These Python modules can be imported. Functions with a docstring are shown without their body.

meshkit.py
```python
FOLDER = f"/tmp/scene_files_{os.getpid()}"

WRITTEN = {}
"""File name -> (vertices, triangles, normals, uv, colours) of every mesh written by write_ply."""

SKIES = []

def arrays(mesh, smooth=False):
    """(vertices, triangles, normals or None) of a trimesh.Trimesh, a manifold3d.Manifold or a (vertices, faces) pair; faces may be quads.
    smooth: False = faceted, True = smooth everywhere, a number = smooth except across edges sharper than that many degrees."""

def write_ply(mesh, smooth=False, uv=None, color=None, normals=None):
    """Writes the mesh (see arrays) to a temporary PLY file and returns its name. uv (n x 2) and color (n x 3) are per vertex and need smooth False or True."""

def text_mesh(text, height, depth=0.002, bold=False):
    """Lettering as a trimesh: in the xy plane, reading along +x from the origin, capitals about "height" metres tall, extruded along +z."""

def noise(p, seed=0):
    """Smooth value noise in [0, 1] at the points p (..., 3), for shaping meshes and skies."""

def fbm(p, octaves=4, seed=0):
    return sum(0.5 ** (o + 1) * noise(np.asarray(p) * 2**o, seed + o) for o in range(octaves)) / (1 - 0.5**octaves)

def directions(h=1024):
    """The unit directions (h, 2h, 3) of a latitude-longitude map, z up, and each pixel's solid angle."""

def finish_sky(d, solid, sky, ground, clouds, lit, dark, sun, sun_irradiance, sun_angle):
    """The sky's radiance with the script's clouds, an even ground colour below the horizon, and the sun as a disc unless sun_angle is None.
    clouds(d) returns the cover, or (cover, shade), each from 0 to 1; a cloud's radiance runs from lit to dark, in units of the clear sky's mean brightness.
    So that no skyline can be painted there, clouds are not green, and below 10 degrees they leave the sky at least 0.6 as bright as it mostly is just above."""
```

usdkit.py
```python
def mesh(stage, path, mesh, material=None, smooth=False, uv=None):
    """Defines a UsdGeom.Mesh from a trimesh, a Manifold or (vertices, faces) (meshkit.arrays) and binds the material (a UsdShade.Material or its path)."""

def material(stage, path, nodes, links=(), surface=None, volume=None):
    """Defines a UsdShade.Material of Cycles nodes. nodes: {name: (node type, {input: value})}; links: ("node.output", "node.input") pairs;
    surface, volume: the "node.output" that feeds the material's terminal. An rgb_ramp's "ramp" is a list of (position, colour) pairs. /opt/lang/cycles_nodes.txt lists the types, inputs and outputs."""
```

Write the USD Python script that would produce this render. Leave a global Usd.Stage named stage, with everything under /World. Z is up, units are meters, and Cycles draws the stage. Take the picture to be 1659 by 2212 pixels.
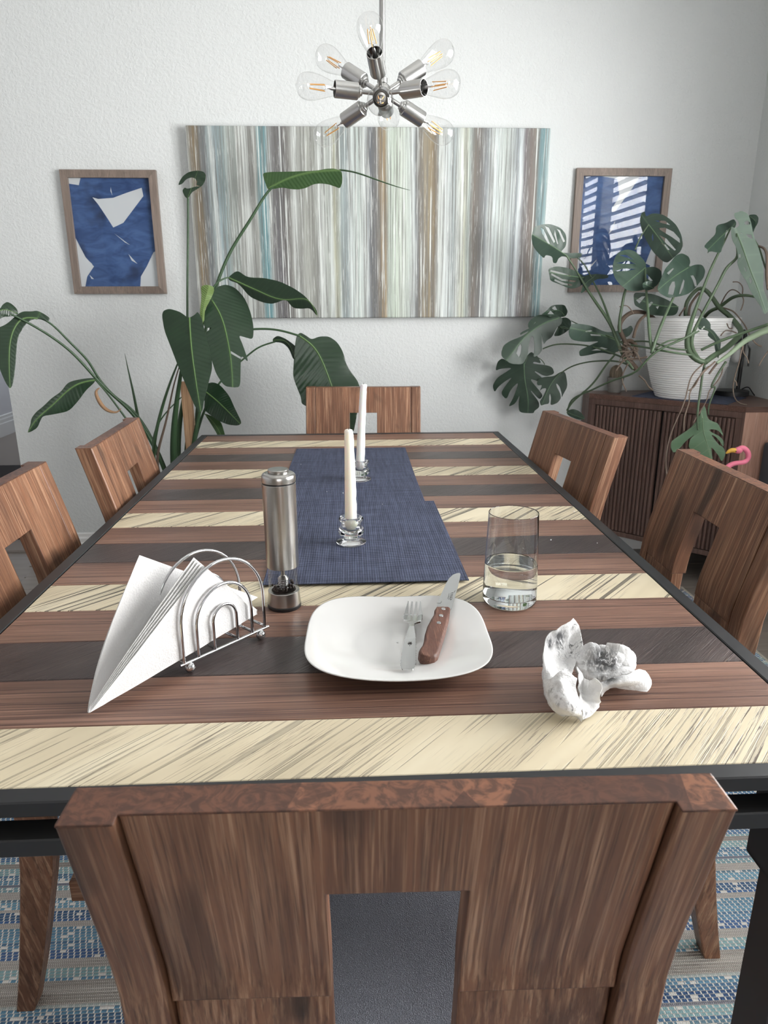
import math, random
import numpy as np, trimesh, manifold3d as m3
from shapely.geometry import Polygon, box as sbox, LineString, Point
from shapely.prepared import prep
from shapely.ops import unary_union
from shapely import affinity
from pxr import Usd, UsdGeom, UsdLux, Gf, Sdf, UsdShade
import usdkit, meshkit

stage = Usd.Stage.CreateInMemory()
UsdGeom.SetStageUpAxis(stage, UsdGeom.Tokens.z)
UsdGeom.SetStageMetersPerUnit(stage, 1.0)
UsdGeom.Xform.Define(stage, '/World')
UsdGeom.Scope.Define(stage, '/World/Looks')
V = lambda *a: np.array(a, float)
rng = np.random.default_rng(7)
random.seed(7)

# ------------------------------------------------------------------ camera
FPX, W0, H0 = 1511.43, 1659.0, 2212.0
CAM = V(-0.0022, -0.5862, 1.21)
RT, UP, FW = V(0.9988131, -0.04860667, -0.00312875), V(0.01704487, 0.28863386, 0.95728782), V(0.04562751, 0.95620494, -0.28911978)
cam = UsdGeom.Camera.Define(stage, '/World/camera')
cam.AddTransformOp().Set(Gf.Matrix4d(*RT, 0, *UP, 0, *(-FW), 0, *CAM, 1))
cam.CreateFocalLengthAttr(24.0)
cam.CreateHorizontalApertureAttr(24.0 * W0 / FPX)
cam.CreateVerticalApertureAttr(24.0 * H0 / FPX)
cam.CreateClippingRangeAttr(Gf.Vec2f(0.02, 60))
cam.CreateFStopAttr(15.0)
cam.CreateFocusDistanceAttr(1.05)
cam.CreateExposureAttr(-0.88)

# ------------------------------------------------------------------ sky, daylight at the windows, added hall light
dome = UsdLux.DomeLight.Define(stage, '/World/sky')
dome.CreateColorAttr(Gf.Vec3f(0.80, 0.90, 1.0)); dome.CreateIntensityAttr(0.9)
def window_light(name, pos, rot, w, h, inten, col=(0.93, 0.97, 1.0)):
    l = UsdLux.RectLight.Define(stage, '/World/' + name)
    l.AddTranslateOp().Set(Gf.Vec3d(*pos)); l.AddRotateXYZOp().Set(Gf.Vec3f(*rot))
    l.CreateWidthAttr(w); l.CreateHeightAttr(h); l.CreateIntensityAttr(inten); l.CreateColorAttr(Gf.Vec3f(*col))
XR, YB, YR, XL, ZC = 1.79, 2.71, -4.2, -3.25, 2.75          # right wall, back wall, rear wall, hall wall, ceiling
TZ = 0.76                                                    # table top
window_light('daylight_side', (XR + 0.22, 0.55, 1.55), (0, 90, 0), 1.35, 1.85, 62.0, (1.0, 0.99, 0.98))
window_light('daylight_rear', (0.62, YR - 0.22, 1.35), (90, 0, 0), 1.9, 2.2, 7.5, (1.0, 0.97, 0.93))
window_light('daylight_hall', (XL + 0.62, 7.2, 1.6), (-90, 0, 0), 1.1, 1.6, 3.0)  # added lamp behind the hall end, put in to brighten the hall wall

# ------------------------------------------------------------------ pixel rays -> points on real planes
def ray(px, py):
    d = (px - W0 / 2) / FPX * RT - (py - H0 / 2) / FPX * UP + FW
    return d
def at_z(px, py, z):
    d = ray(px, py); return CAM + (z - CAM[2]) / d[2] * d
def at_y(px, py, y):
    d = ray(px, py); return CAM + (y - CAM[1]) / d[1] * d
def at_plane(px, py, P0, n):
    d = ray(px, py); return CAM + ((P0 - CAM) @ n) / (d @ n) * d
def crop(ox, oy, sc):
    return lambda *pts: [(ox + x / sc, oy + y / sc) for x, y in pts]
unit = lambda v: np.asarray(v, float) / np.linalg.norm(v)

# ------------------------------------------------------------------ scene helpers
count = {}
def path_for(name, parent):
    base = parent.GetPath().pathString if parent is not None else '/World'
    k = count.get((base, name), 0); count[(base, name)] = k + 1
    return f'{base}/{name}' + (f'_{k:03d}' if k else '')
def tag(o, label=None, cat=None, group=None, kind=None):
    for k, v in (('label', label), ('category', cat), ('group', group), ('kind', kind)):
        if v: o.SetCustomDataByKey(k, v)
    return o
def obj(name, mesh, mat, parent=None, smooth=35, uv=None, **kw):
    m = usdkit.mesh(stage, path_for(name, parent), mesh, '/World/Looks/' + mat, smooth=smooth, uv=uv)
    return tag(m.GetPrim(), **kw)
def thing(name, label, cat, loc=(0, 0, 0), rotz=0, group=None):
    x = UsdGeom.Xform.Define(stage, path_for(name, None))
    x.AddTranslateOp().Set(Gf.Vec3d(*map(float, loc))); x.AddRotateZOp().Set(float(rotz))
    return tag(x.GetPrim(), label, cat, group)
def dup(root, loc, rotz, label, group=None):
    was = root.GetCustomData(); nm = root.GetName()
    r = thing(nm, label, was['category'], loc, rotz, group or was.get('group'))
    r.GetReferences().AddInternalReference(root.GetPath()); r.SetInstanceable(True)
    return r
def struct(name, mesh, mat, parent=None, smooth=False):
    o = obj(name, mesh, mat, parent, smooth)
    if parent is None: tag(o, kind='structure')
    return o
def cat(*ms):
    return trimesh.util.concatenate([m if isinstance(m, trimesh.Trimesh) else trimesh.Trimesh(*m, process=False) for m in ms])
def box(x0, x1, y0, y1, z0, z1):
    b = trimesh.creation.box((x1 - x0, y1 - y0, z1 - z0)); b.apply_translation(((x0 + x1) / 2, (y0 + y1) / 2, (z0 + z1) / 2)); return b
def chbox(x0, x1, y0, y1, z0, z1, c=0.002):
    def ring(i, z): return [(x0 + i, y0 + i, z), (x1 - i, y0 + i, z), (x1 - i, y1 - i, z), (x0 + i, y1 - i, z)]
    v = np.array(ring(c, z0) + ring(0, z0 + c) + ring(0, z1 - c) + ring(c, z1)); f = [(0, 2, 1), (0, 3, 2), (12, 13, 14), (12, 14, 15)]
    for r in range(3):
        for k in range(4):
            a, b = r * 4 + k, r * 4 + (k + 1) % 4; f += [(a, b, b + 4), (a, b + 4, a + 4)]
    return trimesh.Trimesh(v, f, process=False)
def rbox(x0, x1, y0, y1, z0, z1, r, n=12):
    s = m3.Manifold.sphere(r, n)
    pts = [s.translate((x, y, z)) for x in (x0 + r, x1 - r) for y in (y0 + r, y1 - r) for z in (z0 + r, z1 - r)]
    h = m3.Manifold.batch_hull(pts).to_mesh(); return trimesh.Trimesh(h.vert_properties[:, :3], h.tri_verts, process=False)
def spline(pts, n):
    pts = np.asarray(pts, float)
    if len(pts) < 3:
        t = np.linspace(0, 1, n)[:, None]; return pts[0] * (1 - t) + pts[-1] * t
    from scipy.interpolate import PchipInterpolator, CubicSpline
    d = np.r_[0, np.cumsum(np.linalg.norm(np.diff(pts, axis=0), axis=1) ** 0.7 + 1e-9)]
    return CubicSpline(d, pts, bc_type='natural')(np.linspace(0, d[-1], n))
def tube(pts, r, n=10, close=False):
    pts = np.asarray(pts, float); N = len(pts); r = np.broadcast_to(np.asarray(r, float), (N,)) if np.ndim(r) == 0 else np.interp(np.linspace(0, 1, N), np.linspace(0, 1, len(r)), r)
    t = np.gradient(pts, axis=0) if not close else np.roll(pts, -1, 0) - np.roll(pts, 1, 0)
    t /= np.linalg.norm(t, axis=1, keepdims=True) + 1e-12
    a = V(0, 0, 1) if abs(t[0][2]) < 0.9 else V(1, 0, 0); u = unit(np.cross(t[0], a)); v = []
    ang = np.arange(n) / n * 2 * np.pi
    for k in range(N):
        u = unit(u - (u @ t[k]) * t[k]); w = np.cross(t[k], u)
        v.append(pts[k] + r[k] * (np.cos(ang)[:, None] * u + np.sin(ang)[:, None] * w))
    v = np.concatenate(v); f = []
    M = N if close else N - 1
    for k in range(M):
        for j in range(n):
            a, b = k * n + j, k * n + (j + 1) % n; c, d = ((k + 1) % N) * n + j, ((k + 1) % N) * n + (j + 1) % n
            f += [(a, b, d), (a, d, c)]
    if not close:
        v = np.vstack([v, pts[0], pts[-1]]); e = len(v)
        for j in range(n):
            f += [(e - 2, (j + 1) % n, j), (e - 1, (N - 1) * n + j, (N - 1) * n + (j + 1) % n)]
    return trimesh.Trimesh(v, f, process=False)
def cyl(p, q, r0, r1=None, n=20):
    return tube([p, q], [r0, r0 if r1 is None else r1], n)
def lathe(prof, n=48, at=(0, 0, 0), axis=None):
    prof = np.asarray(prof, float); a = np.arange(n) / n * 2 * np.pi; N = len(prof)
    v = np.stack([prof[:, 0, None] * np.cos(a), prof[:, 0, None] * np.sin(a), np.repeat(prof[:, 1, None], n, 1)], -1).reshape(-1, 3); f = []
    for k in range(N - 1):
        for j in range(n):
            p, q = k * n + j, k * n + (j + 1) % n
            f += [(p, q, q + n), (p, q + n, p + n)]
    m = trimesh.Trimesh(v, f, process=False); m.merge_vertices(); m.update_faces(m.nondegenerate_faces())
    if axis is not None:
        m.apply_transform(trimesh.geometry.align_vectors((0, 0, 1), unit(axis)))
    m.apply_translation(at); return m
def round_profile(prof, k=6):
    """smooths a lathe profile through its points"""
    return spline(prof, len(prof) * k)
def extr(poly, h, z0=0):
    m = trimesh.creation.extrude_polygon(poly, h, engine='earcut'); m.apply_translation((0, 0, z0)); return m
def tri_poly(poly):
    v, f = trimesh.creation.triangulate_polygon(poly, engine='earcut'); return v, f
def grid_poly(poly, step):
    """cuts a polygon into grid cells so that its surface can be bent; returns merged 2D vertices and faces"""
    poly = poly.buffer(0); x0, y0, x1, y1 = poly.bounds; pp = prep(poly); vs, fs, k = [], [], 0
    for x in np.arange(x0, x1, step):
        for y in np.arange(y0, y1, step):
            c = sbox(x, y, x + step, y + step)
            if pp.contains(c):
                vs.append(np.array([(x, y), (x + step, y), (x + step, y + step), (x, y + step)])); fs.append(np.array([(0, 1, 2), (0, 2, 3)]) + k); k += 4; continue
            if not pp.intersects(c): continue
            g = poly.intersection(c)
            for q in getattr(g, 'geoms', [g]):
                if q.geom_type == 'Polygon' and q.area > 1e-4 * step * step:
                    v, f = tri_poly(q); vs.append(v); fs.append(np.asarray(f) + k); k += len(v)
    v, f = np.concatenate(vs), np.concatenate(fs)
    key = np.round(v / (step * 1e-3)).astype(np.int64); _, idx, inv = np.unique(key, axis=0, return_index=True, return_inverse=True)
    f = inv.ravel()[f]; f = f[(f[:, 0] != f[:, 1]) & (f[:, 1] != f[:, 2]) & (f[:, 0] != f[:, 2])]
    v = v[idx]
    a = (v[f[:, 1], 0] - v[f[:, 0], 0]) * (v[f[:, 2], 1] - v[f[:, 0], 1]) - (v[f[:, 1], 1] - v[f[:, 0], 1]) * (v[f[:, 2], 0] - v[f[:, 0], 0])
    f[a < 0] = f[a < 0][:, ::-1]
    return v, f
def shell(P, f, nrm, thick):
    """a surface given real thickness: both faces and the rim"""
    n = len(P); top, bot = P + nrm * thick / 2, P - nrm * thick / 2
    e = np.sort(np.concatenate([f[:, [0, 1]], f[:, [1, 2]], f[:, [2, 0]]]), 1); d = np.concatenate([f[:, [0, 1]], f[:, [1, 2]], f[:, [2, 0]]])
    _, inv, c = np.unique(e, axis=0, return_inverse=True, return_counts=True); b = d[c[inv.ravel()] == 1]
    rim = np.concatenate([np.stack([b[:, 1], b[:, 0], b[:, 0] + n], 1), np.stack([b[:, 1], b[:, 0] + n, b[:, 1] + n], 1)])
    return trimesh.Trimesh(np.vstack([top, bot]), np.vstack([f, f[:, ::-1] + n, rim]), process=False)
def vnormals(P, f):
    m = trimesh.Trimesh(P, f, process=False); return np.array(m.vertex_normals)

# ------------------------------------------------------------------ materials
def lin(*c):
    c = np.array(c, float) / 255.0
    return tuple(np.where(c <= 0.04045, c / 12.92, ((c + 0.055) / 1.055) ** 2.4))
class Ref(str): pass
class G:
    def __init__(s): s.nodes, s.links = {}, []
    def __call__(s, kind, out, **kw):
        nm = f'{kind}_{len(s.nodes)}'; ins = {}
        for k, v in kw.items():
            if isinstance(v, Ref): s.links.append((str(v), f'{nm}.{k}'))
            else: ins[k] = v
        s.nodes[nm] = (kind, ins); return Ref(f'{nm}.{out}')
    def done(s, name, surf): usdkit.material(stage, '/World/Looks/' + name, s.nodes, s.links, surface=str(surf))
    def pos(s): return s('geometry', 'position')
    def ob(s): return s('texture_coordinate', 'object')
    def mp(s, v, scale=(1, 1, 1), rot=(0, 0, 0), loc=(0, 0, 0)): return s('mapping', 'vector', vector=v, scale=scale, rotation=rot, location=loc)
    def noise(s, v, scale=1, detail=3, rough=0.5, dist=0): return s('noise_texture', 'fac', vector=v, scale=scale, detail=detail, roughness=rough, distortion=dist)
    def ramp(s, f, *st): return s('rgb_ramp', 'color', fac=f, ramp=list(st))
    def mix(s, f, a, b, t='mix'): return s('mix_color', 'result', fac=f, a=a, b=b, blend_type=t)
    def m(s, op, a, b=0.0, c=0.0): return s('math', 'value', math_type=op, value1=a, value2=b, value3=c)
    def bump(s, h, dist=0.001, strength=1.0, **kw): return s('bump', 'normal', height=h, distance=dist, strength=strength, **kw)
    def p(s, **kw): return s('principled_bsdf', 'BSDF', **kw)
def plain(name, col, rough=0.5, **kw):
    g = G(); g.done(name, g.p(base_color=lin(*col), roughness=rough, **kw))
def jitter(g, v):
    """shifts a pattern by the object's own random number, so that copies differ"""
    r = g('object_info', 'random'); l = g('combine_xyz', 'vector', x=g.m('multiply', r, 13.7), y=g.m('multiply', r, 7.3), z=g.m('multiply', r, 3.1))
    return g('mapping', 'vector', vector=v, location=l)
def wood(name, dark, mid, light, axis='z', fine=1.0, rough=0.42, knots=True, bev=0.0025, bumpd=0.0006, lean=0):
    g = G(); o = jitter(g, g.ob())
    if lean: o = g.mp(o, rot=(math.radians(lean), 0, 0))
    sc = lambda a, b: {'z': (a, a * (.5 if lean else 1), b), 'x': (b, a, a), 'y': (a, b, a)}[axis]
    warp = g.noise(g.mp(o, sc(9, 2.2)), 1, 2)
    n1 = g.noise(g.mp(o, sc(16, 1.2)), 1, 3, 0.55, 0.4)
    n2 = g.noise(g.mp(o, sc(420 * fine, 10)), 1, 3, 0.6, 0.15)
    n3 = g.noise(g.mp(o, sc(300 * fine, 5)), 1, 4, 0.6, 0.3)
    n4 = g.noise(g.mp(o, sc(70 * fine, 2.2)), 1, 3, 0.55, 0.4)
    c = g.ramp(n1, (0.28, lin(*[0.5 * a + 0.5 * b for a, b in zip(dark, mid)])), (0.52, lin(*mid)), (0.75, lin(*[0.75 * a + 0.25 * b for a, b in zip(mid, light)])))
    c = g.mix(g.m('multiply', g.ramp(n4, (0.44, (1, 1, 1)), (0.56, (0, 0, 0))), 0.35), c, lin(*dark))
    c = g.mix(g.m('multiply', g.m('multiply', g.ramp(n3, (0.48, (0, 0, 0)), (0.66, (1, 1, 1))), g.ramp(n4, (0.38, (0.3, 0.3, 0.3)), (0.62, (1, 1, 1)))), 0.85), c, lin(*light))
    c = g.mix(g.m('multiply', g.ramp(n2, (0.52, (0, 0, 0)), (0.66, (1, 1, 1))), 0.55), c, lin(*[0.8 * a for a in dark]))
    if knots:
        k = g.noise(g.mp(o, sc(11, 4.5), loc=(3, 1, 2)), 1, 1.5, 0.5, 0.8)
        c = g.mix(g.m('multiply', g.ramp(k, (0.60, (0, 0, 0)), (0.73, (1, 1, 1))), 0.8), c, lin(*[0.55 * a for a in dark]))
    kw = {}
    if bev: kw['normal'] = g('bevel', 'bevel', radius=bev)
    nrm = g.bump(g.m('add', g.m('multiply', n2, 0.6), n3), bumpd, 0.6, **kw)
    g.done(name, g.p(base_color=c, roughness=rough, normal=nrm, specular_ior_level=0.45))
CD, CM, CL = (74, 48, 35), (124, 85, 62), (178, 142, 114)
wood('chair_wood', CD, CM, CL, 'z')
wood('chair_back_wood', CD, CM, CL, 'z', lean=-14)
wood('chair_wood_x', CD, CM, CL, 'x')
wood('chair_wood_y', CD, CM, CL, 'y')
wood('cabinet_wood', (68, 52, 47), (96, 74, 66), (124, 100, 90), 'z', 1.0, 0.4, False, 0.0015, 0.0002)
wood('cabinet_top_wood', (70, 50, 42), (98, 72, 62), (126, 98, 86), 'x', 1.0, 0.35, False, 0.0015, 0.0002)
wood('cabinet_lit_side_wood', (156, 118, 102), (182, 144, 126), (200, 166, 148), 'z', 0.7, 0.4, False, 0.0015, 0.0002)  # same cabinet wood lightened: window light on the right side put into the colour
wood('frame_wood', (106, 94, 86), (130, 116, 106), (148, 134, 124), 'z', 1.0, 0.45, False, 0.001, 0.0001)
wood('stake_wood', (130, 100, 74), (166, 132, 100), (186, 154, 122), 'z', 1.0, 0.6, False, 0, 0.0002)
wood('knife_wood', (76, 50, 42), (112, 76, 64), (152, 114, 94), 'y', 2.4, 0.4, False, 0.0025, 0.0001)
def endgrain():
    g = G(); o = jitter(g, g.ob())
    v = g('voronoi_texture', 'color', vector=g.mp(o, (11, 3, 3)), scale=1.0, randomness=0.9)
    r = g('separate_color', 'r', color=v)
    n = g.noise(g.mp(o, (55, 55, 8)), 1, 3, 0.6, 2.5)
    c = g.mix(r, lin(80, 50, 38), lin(140, 94, 70)); c = g.mix(g.m('multiply', g.ramp(n, (0.4, (0, 0, 0)), (0.6, (1, 1, 1))), 0.75), c, lin(56, 36, 30))
    g.done('end_grain_wood', g.p(base_color=c, roughness=0.36, normal=g('bevel', 'bevel', radius=0.002)))
endgrain()
def plank_brown():
    g = G(); o = jitter(g, g.pos())
    n1 = g.noise(g.mp(o, (1.4, 10, 1)), 1, 3, 0.55, 0.4); n2 = g.noise(g.mp(o, (2.2, 230, 1)), 1, 3, 0.6, 0.3); n3 = g.noise(g.mp(o, (6, 520, 1)), 1, 2, 0.6)
    c = g.ramp(n1, (0.3, lin(88, 64, 54)), (0.5, lin(118, 88, 74)), (0.7, lin(142, 110, 94)))
    c = g.mix(g.ramp(n2, (0.50, (0, 0, 0)), (0.64, (0.8, 0.8, 0.8))), c, lin(64, 41, 36))
    c = g.mix(g.m('multiply', g.ramp(n3, (0.56, (0, 0, 0)), (0.7, (1, 1, 1))), 0.45), c, lin(176, 140, 120))
    g.done('plank_brown', g.p(base_color=c, roughness=0.4, normal=g.bump(g.m('add', n2, g.m('multiply', n3, 0.5)), 0.0009, 0.5), specular_ior_level=0.45))
def plank_dark():
    g = G(); o = g.mp(jitter(g, g.pos()), rot=(0, 0, -math.radians(45)))
    n1 = g.noise(g.mp(o, (2.5, 9, 1)), 1, 3, 0.55, 0.4); n2 = g.noise(g.mp(o, (7, 190, 1)), 1, 4, 0.65, 0.4); n3 = g.noise(g.mp(o, (14, 480, 1)), 1, 2, 0.6)
    c = g.ramp(n1, (0.3, lin(54, 45, 43)), (0.55, lin(70, 59, 57)), (0.75, lin(90, 79, 76)))
    c = g.mix(g.ramp(n2, (0.5, (0, 0, 0)), (0.66, (0.8, 0.8, 0.8))), c, lin(42, 33, 32))
    c = g.mix(g.m('multiply', g.ramp(n3, (0.60, (0, 0, 0)), (0.74, (1, 1, 1))), g.m('multiply', g.ramp(n1, (0.45, (0, 0, 0)), (0.7, (1, 1, 1))), 0.7)), c, lin(150, 132, 120))
    g.done('plank_dark', g.p(base_color=c, roughness=0.36, normal=g.bump(g.m('add', n2, n3), 0.0011, 0.55), specular_ior_level=0.5))
def plank_cream(name, ck, fk, k=1.0):
    g = G(); o = g.mp(jitter(g, g.pos()), rot=(0, 0, -math.radians(47)))
    n1 = g.noise(g.mp(o, (3, 12, 1)), 1, 3, 0.55, 0.3)
    cr = g.noise(g.mp(o, (1.6 * k, 120 * k, 1)), 1, 2.0, 0.5, 0.12); cr2 = g.noise(g.mp(o, (2.4, 330, 1), loc=(9, 2, 0)), 1, 2.0, 0.5, 0.15); fine = g.noise(g.mp(o, (11, 400, 1)), 1, 4, 0.7, 0.3)
    patch = g.noise(g.mp(o, (5, 14, 1), loc=(3, 4, 0)), 1, 2)
    c = g.ramp(n1, (0.3, lin(192, 180, 153)), (0.5, lin(208, 196, 168)), (0.7, lin(220, 210, 184)))
    f2 = g.m('multiply', g.ramp(fine, (0.555, (0, 0, 0)), (0.61, (1, 1, 1))), g.ramp(patch, (0.40, (0, 0, 0)), (0.62, (1, 1, 1))))
    c = g.mix(g.m('multiply', f2, fk), c, lin(96, 84, 72))
    crack = g.ramp(cr, (0.595, (0, 0, 0)), (0.62, (1, 1, 1)), (0.70, (0.75, 0.75, 0.75)))
    crack = g.m('maximum', crack, g.m('multiply', g.ramp(cr2, (0.60, (0, 0, 0)), (0.645, (1, 1, 1))), g.ramp(patch, (0.42, (0, 0, 0)), (0.56, (0.8, 0.8, 0.8)))))
    c = g.mix(g.m('multiply', crack, ck), c, lin(54, 50, 47))
    h = g.m('subtract', 1.0, g.m('add', g.m('multiply', crack, 0.7), g.m('multiply', f2, 0.4)))
    g.done(name, g.p(base_color=c, roughness=0.46, normal=g.bump(h, 0.001, 0.7), specular_ior_level=0.4))
plank_brown(); plank_dark(); plank_cream('plank_cream', 0.9, 0.45); plank_cream('plank_cream_worn', 0.45, 1.0, 2.0)
def wall_mat(name, col, sc=95, d=0.0009):
    g = G(); n = g.noise(g.pos(), sc, 3, 0.55, 0.4); n2 = g.noise(g.pos(), 28, 2)
    g.done(name, g.p(base_color=lin(*col), roughness=0.75, normal=g.bump(g.m('add', g.ramp(n, (0.38, (0, 0, 0)), (0.62, (1, 1, 1))), g.m('multiply', n2, 0.5)), d, 0.8), specular_ior_level=0.3))
wall_mat('wall_paint', (213, 216, 215))
plain('bounce_dimming_paint', (168, 156, 144), 0.8); wall_mat('ceiling_paint', (236, 236, 234))  # unseen rear wall toned darker to cut bounce onto the right chairs
plain('trim_white', (232, 232, 230), 0.4)
plain('black_metal', (34, 35, 37), 0.42, specular_ior_level=0.5)
plain('black_plastic', (24, 24, 26), 0.35)
plain('leg_brown', (46, 38, 37), 0.45)
def floor_mat():
    g = G(); o = jitter(g, g.pos()); n = g.noise(g.mp(o, (2, 26, 1)), 1, 4, 0.6, 0.5); n2 = g.noise(g.mp(o, (6, 160, 1)), 1, 3)
    c = g.mix(n, lin(118, 110, 102), lin(166, 158, 150)); c = g.mix(g.m('multiply', n2, 0.35), c, lin(98, 90, 84))
    g.done('floor_wood', g.p(base_color=c, roughness=0.4, normal=g.bump(n2, 0.0003, 0.4)))
floor_mat()
def rug_mat():
    g = G(); P = g.pos(); s = g('separate_xyz', 'x', vector=P); x = s; y = Ref(s.replace('.x', '.y'))
    row = g.m('floor', g.m('divide', y, 0.0066)); fy = g.m('fraction', g.m('divide', y, 0.0066))
    band = g.m('floor', g.m('add', g.m('divide', row, 2.0), g.m('multiply', g.noise(g('combine_xyz', 'vector', x=g.m('multiply', x, 0.0), y=g.m('multiply', row, 0.37)), 1, 1), 2.0)))
    wb = g('white_noise_texture', 'value', dimensions='1D', w=band); wr = g('white_noise_texture', 'value', dimensions='1D', w=g.m('add', row, 31.7))
    col = g.ramp(wb, (0.0, lin(66, 96, 146)), (0.16, lin(118, 164, 188)), (0.30, lin(54, 78, 120)), (0.42, lin(148, 184, 188)), (0.52, lin(216, 212, 204)), (0.74, lin(176, 169, 160)), (0.88, lin(80, 112, 158)), (1.0, lin(80, 112, 158)))
    isblue = g.ramp(wb, (0.0, (1, 1, 1)), (0.46, (1, 1, 1)), (0.50, (0, 0, 0)), (0.82, (0, 0, 0)), (0.86, (1, 1, 1)))
    px = g.m('fraction', g.m('add', g.m('divide', x, 0.0116), g.m('add', g.m('multiply', row, 0.21), g.m('multiply', wr, 0.12))))
    gapx = g.m('greater_than', px, 0.76)
    skip = g.m('greater_than', g('white_noise_texture', 'value', dimensions='2D', vector=g('combine_xyz', 'vector', x=g.m('floor', g.m('divide', x, 0.0116)), y=row)), 0.93)
    white = g.m('multiply', g.m('maximum', gapx, skip), isblue)
    wv = g.m('fraction', g.m('add', g.m('divide', x, 0.0036), g.m('multiply', g.m('modulo', row, 2.0), 0.5)))
    tri = g.m('absolute', g.m('subtract', wv, 0.5)); fyt = g.m('absolute', g.m('subtract', fy, 0.5))
    c = g.mix(white, col, lin(236, 234, 228))
    thread = g.m('multiply', g.m('subtract', 1.0, isblue), g.m('greater_than', tri, 0.34)); c = g.mix(g.m('multiply', thread, 0.6), c, lin(92, 86, 82))
    seam = g.ramp(fyt, (0.36, (0, 0, 0)), (0.44, (1, 1, 1))); c = g.mix(g.m('multiply', seam, 0.75), c, lin(186, 184, 178)); half = g.m('absolute', g.m('subtract', g.m('fraction', g.m('multiply', fy, 2.0)), 0.5)); c = g.mix(g.m('multiply', g.m('multiply', g.ramp(half, (0.34, (0, 0, 0)), (0.48, (1, 1, 1))), g.m('subtract', 1.0, isblue)), 0.6), c, lin(78, 74, 72))
    h = g.m('add', g.m('subtract', 0.5, fyt), g.m('multiply', g.m('subtract', 0.5, tri), 0.5))
    g.done('rug_weave', g.p(base_color=c, roughness=0.9, normal=g.bump(h, 0.003, 0.8), specular_ior_level=0.2))
rug_mat()
def weave(name, a, b, sx, sy, rough=0.75):
    g = G(); P = g.pos(); x = g('separate_xyz', 'x', vector=P); y = Ref(x.replace('.x', '.y')); z = Ref(x.replace('.x', '.z'))
    fx = g.m('absolute', g.m('subtract', g.m('fraction', g.m('divide', x, sx)), 0.5)); fy = g.m('absolute', g.m('subtract', g.m('fraction', g.m('divide', g.m('add', y, z), sy)), 0.5))
    n = g.noise(g.mp(P, (160, 9, 1)), 1, 3, 0.6); n2 = g.noise(g.mp(P, (12, 200, 1)), 1, 3, 0.6)
    h = g.m('add', fx, fy)
    f = g.m('multiply', g.m('add', n, n2), 0.5); c = g.mix(g.ramp(f, (0.36, (0, 0, 0)), (0.66, (1, 1, 1))), lin(*a), lin(*b))
    c = g.mix(g.m('multiply', g.ramp(h, (0.45, (0, 0, 0)), (0.85, (1, 1, 1))), 0.5), c, lin(*[0.55 * k for k in a]))
    g.done(name, g.p(base_color=c, roughness=rough, normal=g.bump(g.m('subtract', 1.0, h), 0.0008, 0.8), specular_ior_level=0.35))
weave('navy_weave', (46, 51, 70), (84, 92, 116), 0.0042, 0.0030)
def seat_mat():
    g = G(); P = g.ob(); n = g.noise(P, 900, 2, 0.6); v = g('voronoi_texture', 'distance', vector=P, scale=700.0)
    g.done('seat_fabric', g.p(base_color=g.mix(n, lin(84, 86, 95), lin(150, 154, 164)), roughness=0.9, normal=g.bump(v, 0.0012, 0.7), sheen_weight=0.15, specular_ior_level=0.25))
seat_mat()
plain('porcelain', (218, 218, 216), 0.12, specular_ior_level=0.55, coat_weight=0.3)
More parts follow.
